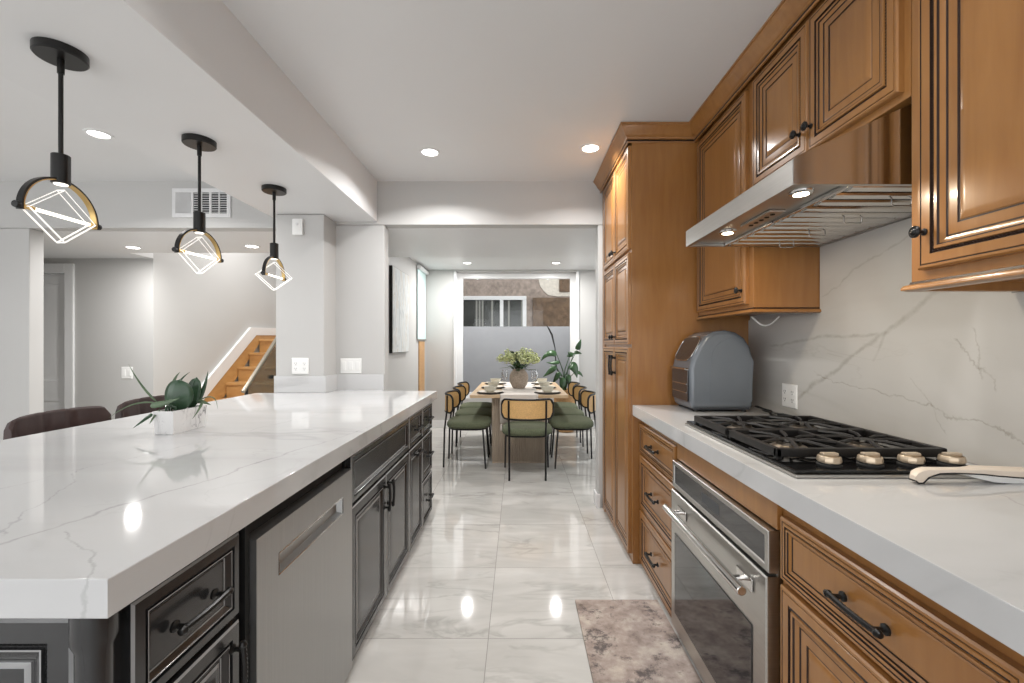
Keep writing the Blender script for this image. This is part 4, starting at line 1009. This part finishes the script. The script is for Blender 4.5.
# ------------------------------------------------------------------ dining room
TX, TZ = .01, .75; TY0, TY1 = 4.60, 6.15
tb = thing('dining_table', 'pale oak dining table with reeded pedestal before the window', 'table', (TX, 5.3, 0))
bm = bmn(); box(bm, TX-.525, TX+.525, TY0, TY1, TZ-.035, TZ, bev=.005); obj('tabletop', bm, M['tabletop'], tb)
bm = bmn(); box(bm, TX-.285, TX+.285, 4.70, 5.95, .02, TZ-.036)
for i in range(27):
    x = TX-.285+.57*(i+.5)/27; tube(bm, [(x, 4.698, .02), (x, 4.698, TZ-.037)], .0098, 8)
for sx in (-1, 1):
    for i in range(60):
        y = 4.71+1.24*(i+.5)/60; tube(bm, [(TX+sx*.287, y, .02), (TX+sx*.287, y, TZ-.037)], .0098, 6)
obj('pedestal', bm, M['pedestal'], tb)
bm = bmn(); box(bm, TX-.29, TX+.29, 4.69, 5.955, 0, .0199); obj('plinth', bm, M['pedestal'], tb)
rn = thing('table_runner', 'off-white linen runner hanging over the near table edge', 'table runner', (TX, 5.2, TZ))
bm = bmn(); ys = [(TY0-.006, .45), (TY0-.008, .60), (TY0-.008, TZ-.02), (TY0-.004, TZ+.001), (TY0+.01, TZ+.0035), (5.2, TZ+.0035), (TY1-.02, TZ+.0035)]
RX0, RX1 = -.19, .215
rows = [[bm.verts.new((x, y+(.004*math.sin(x*30) if z < .7 else 0)-.004 if z < .7 else y, z)) for x in [RX0+(RX1-RX0)*i/10 for i in range(11)]] for y, z in ys]
for A_, B_ in zip(rows, rows[1:]):
    for k in range(10): bm.faces.new((A_[k], A_[k+1], B_[k+1], B_[k]))
obj('cloth', bm, M['linen'], rn, solid=.003)
for x in (RX0+.012, RX1-.012):
    bm = bmn(); lathe(bm, [(0, 0), (.012, .002), (.014, .03), (.008, .05), (.011, .06), (.004, .07), (0, .075)], (x, TY0-.018, .375), n=12); obj('tassel', bm, M['linen'], rn)
# chairs: facing +Y, back at -Y
ch0 = thing('dining_chair', 'green-seated cane chair with its back to the kitchen, at the near table end', 'chair', (0, 0, 0))
bm = bmn()
sq = []
for i in range(40):
    a = 2*PI*i/40; e = 3.4; ca, sa = math.cos(a), math.sin(a); rr = (abs(ca)**e+abs(sa)**e)**(-1/e); sq.append((ca*rr, sa*rr))
lv = [(.0, .412, .90), (1, .412, .90), (1, .420, .97), (1, .440, 1.0), (1, .462, .99), (1, .478, .93), (1, .486, .80), (1, .489, .5)]
rws = []
for f_, z, s in lv[1:]: rws.append([bm.verts.new((x*.25*s, y*.235*s+.01, z)) for x, y in sq])
for A_, B_ in zip(rws, rws[1:]):
    for k in range(40): bm.faces.new((A_[k], A_[(k+1) % 40], B_[(k+1) % 40], B_[k]))
bm.faces.new(rws[0]); bm.faces.new(rws[-1]); obj('seat', bm, M['green'], ch0, smooth=60)
bm = bmn(); tube(bm, [(x*.215, y*.20+.01, .402) for x, y in sq], .009, 8, closed=True); obj('seat_frame', bm, M['tubeblack'], ch0)
def arc(u): # backrest arc: u -1..1
    a = u*.86; return (.325*math.sin(a), -.25+.325*(1-math.cos(a)))
for s in (-1, 1):
    ax_, ay_ = arc(s*.68)
    bm = bmn(); tube(bm, [(s*.172, -.245, 0), (s*.172, -.235, .40), (ax_, ay_-.012, .60), (ax_, ay_-.010, .75)], .0095, 8); obj('leg', bm, M['tubeblack'], ch0)
    bm = bmn(); tube(bm, [(s*.225, .20, 0), (s*.215, .17, .40)], .0095, 8); obj('leg', bm, M['tubeblack'], ch0)
BZ0, BZ1, CR = .575, .762, .055
ring = []
for cx, cz, a0 in ((1-CR/.245, BZ1-CR, 0), (-1+CR/.245, BZ1-CR, PI/2), (-1+CR/.245, BZ0+CR, PI), (1-CR/.245, BZ0+CR, 1.5*PI)):
    for i in range(6):
        a = a0+PI/2*i/5; ring.append((cx+CR/.245*math.cos(a), cz+CR*math.sin(a)))
full = []
for (u0, z0), (u1, z1) in zip(ring, ring[1:]+ring[:1]):
    k = max(1, int(abs(u1-u0)/.12))
    for i in range(k): full.append((u0+(u1-u0)*i/k, z0+(z1-z0)*i/k))
bm = bmn(); tube(bm, [(*arc(u), z) for u, z in full], .0105, 8, closed=True); bf = obj('back_frame', bm, M['tubeblack'], ch0)
bm = bmn(); n = 16; cols = []
for i in range(n+1):
    u = -1+2*i/n; x, y = arc(u*.985)
    e = max(0, abs(u)-(1-CR/.245))/(CR/.245); dz = CR*(1-math.sqrt(max(0, 1-e*e)))
    cols.append([bm.verts.new((x, y+o_, z)) for o_, z in ((-.005, BZ0+.004+dz), (.005, BZ0+.004+dz), (.005, BZ1-.004-dz), (-.005, BZ1-.004-dz))])
for A_, B_ in zip(cols, cols[1:]):
    for k in range(4): bm.faces.new((A_[k], A_[(k+1) % 4], B_[(k+1) % 4], B_[k]))
bm.faces.new(cols[0]); bm.faces.new(cols[-1]); obj('cane_back', bm, M['cane'], ch0)
chairs = [((-.535, 4.70), -PI/2, 'green-seated cane chair nearest the camera on the left of the table'), ((-.535, 5.27), -PI/2, 'middle green-seated cane chair on the left of the table'), ((-.555, 5.83), -PI/2, 'farthest green-seated cane chair on the left of the table'),
          ((.585, 4.70), PI/2, 'green-seated cane chair nearest the camera on the right of the table'), ((.575, 5.27), PI/2, 'middle green-seated cane chair on the right of the table'), ((.575, 5.83), PI/2, 'farthest green-seated cane chair on the right of the table')]
for (x, y), rz, lb in chairs: dup(ch0, (x, y, 0), rz, lb)
ch0.location = (.09, 4.325, 0)
# place settings
def plate(x, y, lb):
    t = thing('dinner_plate', lb, 'plate', (x, y, TZ))
    bm = bmn(); lathe(bm, [(0, 0), (.135, 0), (.150, .007), (.146, .010), (.10, .005), (0, .005)], (x, y, TZ+.0005), n=32); obj('charger', bm, M['mat'], t)
    bm = bmn(); lathe(bm, [(0, .0), (.09, 0), (.130, .014), (.134, .017), (.128, .017), (.09, .005), (0, .005)], (x, y, TZ+.0062), n=32); obj('plate', bm, M['plate'], t)
def bowl(x, y, lb):
    bm = bmn(); lathe(bm, [(0, 0), (.04, 0), (.042, .006), (.062, .022), (.072, .062), (.069, .062), (.058, .024), (.03, .010), (0, .009)], (x, y, TZ+.0115), n=28); tag(obj('bowl', bm, M['bowl']), lb, 'bowl')
for sx, side in ((-.305, 'left'), (.325, 'right')):
    for y, wh in ((4.76, 'nearest'), (5.33, 'middle'), (5.88, 'farthest')):
        if sx < 0: x = sx
        else: x = sx
        plate(x, y, '%s cream plate on dark charger along the %s table side' % (wh, side)); bowl(x, y, '%s pale bowl standing on the %s row of plates' % (wh, side))
def glass(x, y, lb):
    bm = bmn(); lathe(bm, [(0, 0), (.036, 0), (.034, .002), (.005, .006), (.004, .075), (.012, .088), (.036, .12), (.042, .155), (.036, .205), (.0345, .205), (.040, .155), (.034, .122), (.010, .092), (0, .09)], (x, y, TZ+.0055), n=24)
    tag(obj('wine_glass', bm, M['crystal']), lb, 'wine glass')
glass(-.165, 5.12, 'clear wine glass left of the clay vase'); glass(.195, 5.06, 'clear wine glass right of the clay vase'); 
glass(-.17, 5.62, 'clear wine glass behind the vase on the left'); glass(.21, 5.60, 'clear wine glass behind the vase on the right')
# vase with blossoms
vs_ = thing('flower_vase', 'round textured clay vase of pale green blossoms on the dining table', 'vase', (.01, 5.27, TZ))
bm = bmn(); lathe(bm, [(0, 0), (.065, 0), (.078, .012), (.105, .06), (.116, .115), (.112, .16), (.092, .20), (.075, .218), (.076, .232), (.068, .232), (.066, .218), (.08, .19), (.07, .02), (0, .015)], (.01, 5.27, TZ+.0055), n=36); obj('vase', bm, M['vase'], vs_)
bm = bmn(); b2 = bmn(); rnd = random.Random(3)
for i in range(70):
    a = rnd.uniform(0, 2*PI); e = rnd.uniform(.1, 1); r = .215*math.sqrt(e)
    c = V(.01+r*math.cos(a)*1.15, 5.27+r*math.sin(a), TZ+.335+.135*math.cos(e*1.5)*rnd.uniform(.3, 1))
    if i < 64:
        for q in range(26):
            d = V(rnd.gauss(0, 1), rnd.gauss(0, 1), rnd.gauss(0, 1)).normalized(); p = c+d*.034; u, v = basis(d); s = rnd.uniform(.009, .014); ph = rnd.uniform(0, 6)
            u2 = u*math.cos(ph)+v*math.sin(ph); v2 = d.cross(u2)
            vv = [bm.verts.new(p+u2*s+d*.004), bm.verts.new(p+v2*s), bm.verts.new(p-u2*s+d*.004), bm.verts.new(p-v2*s)]; bm.faces.new(vv)
for i in range(90):
    a = rnd.uniform(0, 2*PI); r = rnd.uniform(.06, .24); z = TZ+rnd.uniform(.24, .44)
    p0 = V(.01+.5*r*math.cos(a), 5.27+.5*r*math.sin(a), z-.03); p2 = V(.01+1.1*r*math.cos(a), 5.27+1.1*r*math.sin(a), z+rnd.uniform(-.04, .05))
    leaf(b2, (p0, (p0+p2)/2+V(0, 0, .02), p2), rnd.uniform(.012, .022), n=5)
for i in range(14):
    a = rnd.uniform(0, 2*PI); tube(b2, [(.01+.03*math.cos(a), 5.27+.03*math.sin(a), TZ+.18), (.01+.04*math.cos(a), 5.27+.04*math.sin(a), TZ+.24), (.01+.14*math.cos(a), 5.27+.14*math.sin(a), TZ+.36)], .003, 5)
obj('blossoms', bm, M['bloom'], vs_, solid=.001); obj('leaves', b2, M['leaf'], vs_, solid=.001)
# tall plant beyond the table
pp = thing('potted_plant', 'tall broad-leaved plant standing by the window right of table', 'plant', (.70, 6.42, 0))
bm = bmn(); lathe(bm, [(0, 0), (.12, 0), (.14, .02), (.17, .50), (.175, .62), (.16, .62), (.155, .56), (0, .55)], (.70, 6.42, .0005), n=28); obj('pot', bm, M['terracotta'], pp)
bm = bmn(); cyl(bm, (.70, 6.42, .552), .154, .03); obj('soil', bm, M['soil'], pp)
LV = [  # leaf base pixel, mid, tip, half width, distance
    ((557, 355), (548, 350), (541, 361), .05, 6.35), ((556, 366), (551, 371), (543, 377), .045, 6.3), ((560, 362), (552, 364), (546, 362), .03, 6.42),
    ((571, 352), (571, 356), (566.5, 356), .05, 6.5), ((570, 366), (575, 365), (577, 378), .075, 6.32), ((577, 350), (579, 345), (581, 339), .04, 6.4),
    ((560, 372), (556, 378), (553, 383), .04, 6.3), ((574, 353), (578, 352), (582, 354), .03, 6.42), ((563, 377), (562, 385), (562, 392), .05, 6.3), ((568, 374), (569, 381), (570, 388), .04, 6.4), ((575, 372), (580, 372), (583, 377), .03, 6.4)]
for b0, b1, b2_, wd, Z in LV:
    st_ = bmn(); A_ = V(.70+random.uniform(-.05, .05), 6.42, .575); B_ = Vector(at(*b0, Z)); tube(st_, [A_, (A_*.5+B_*.5)+V((B_.x-A_.x)*-.15, 0, .05), B_], [.009, .007, .005], 6); so = obj('stem', st_, M['leaf'], pp)
    bm = bmn(); leaf(bm, (at(*b0, Z), at(*b1, Z-.05), at(*b2_, Z)), wd, n=12, fold=.2, up=(.2, -1, .5)); obj('leaf', bm, M['leaf'], so, smooth=60, solid=.002)
bm = bmn(); tube(bm, [(.68, 6.42, .575), at(556, 365, 6.42), at(555, 348, 6.42), at(552, 335, 6.42)], [.010, .009, .008, .014], 8); tube(bm, [at(552, 335, 6.42), at(549, 329, 6.42), at(546.5, 325, 6.42)], [.014, .012, .003], 8); o = obj('flower_stalk', bm, M['toe'], pp); o['label'] = 'tall dark curved stalk'
# painting, shade, wood panel on the left dining wall
pa = thing('wall_painting', 'large pale abstract painting with a black edge on the dining room wall', 'painting', (-1.447, 5.2, 1.69))
bm = bmn(); box(bm, -1.4465, -1.412, 4.85, 5.58, 1.19, 2.177, bev=.002); obj('frame', bm, M['iron'], pa)
bm = bmn(); box(bm, -1.4118, -1.407, 4.856, 5.574, 1.196, 2.171, bev=.001); obj('canvas', bm, M['canvas'], pa)
rs = thing('roller_shade', 'pale aqua roller shade at far end of the dining room wall', 'window shade', (-1.447, 6.4, 2.4))
bm = bmn(); tube(bm, [(-1.41, 6.14, 2.395), (-1.41, 6.70, 2.395)], .03, 14); obj('roller', bm, M['white'], rs)
bm = bmn(); box(bm, -1.43, -1.427, 6.15, 6.69, 1.37, 2.39); obj('cloth', bm, M['shade'], rs)
bm = bmn(); box(bm, -1.436, -1.420, 6.145, 6.695, 1.345, 1.37, bev=.004); obj('hem_bar', bm, M['steel'], rs)
bm = bmn(); box(bm, -1.4465, -1.43, 6.27, 6.62, .11, 1.335, bev=.004); tag(obj('wood_panel', bm, M['stairwood']), 'narrow honey wood panel below the aqua roller shade', 'panel')
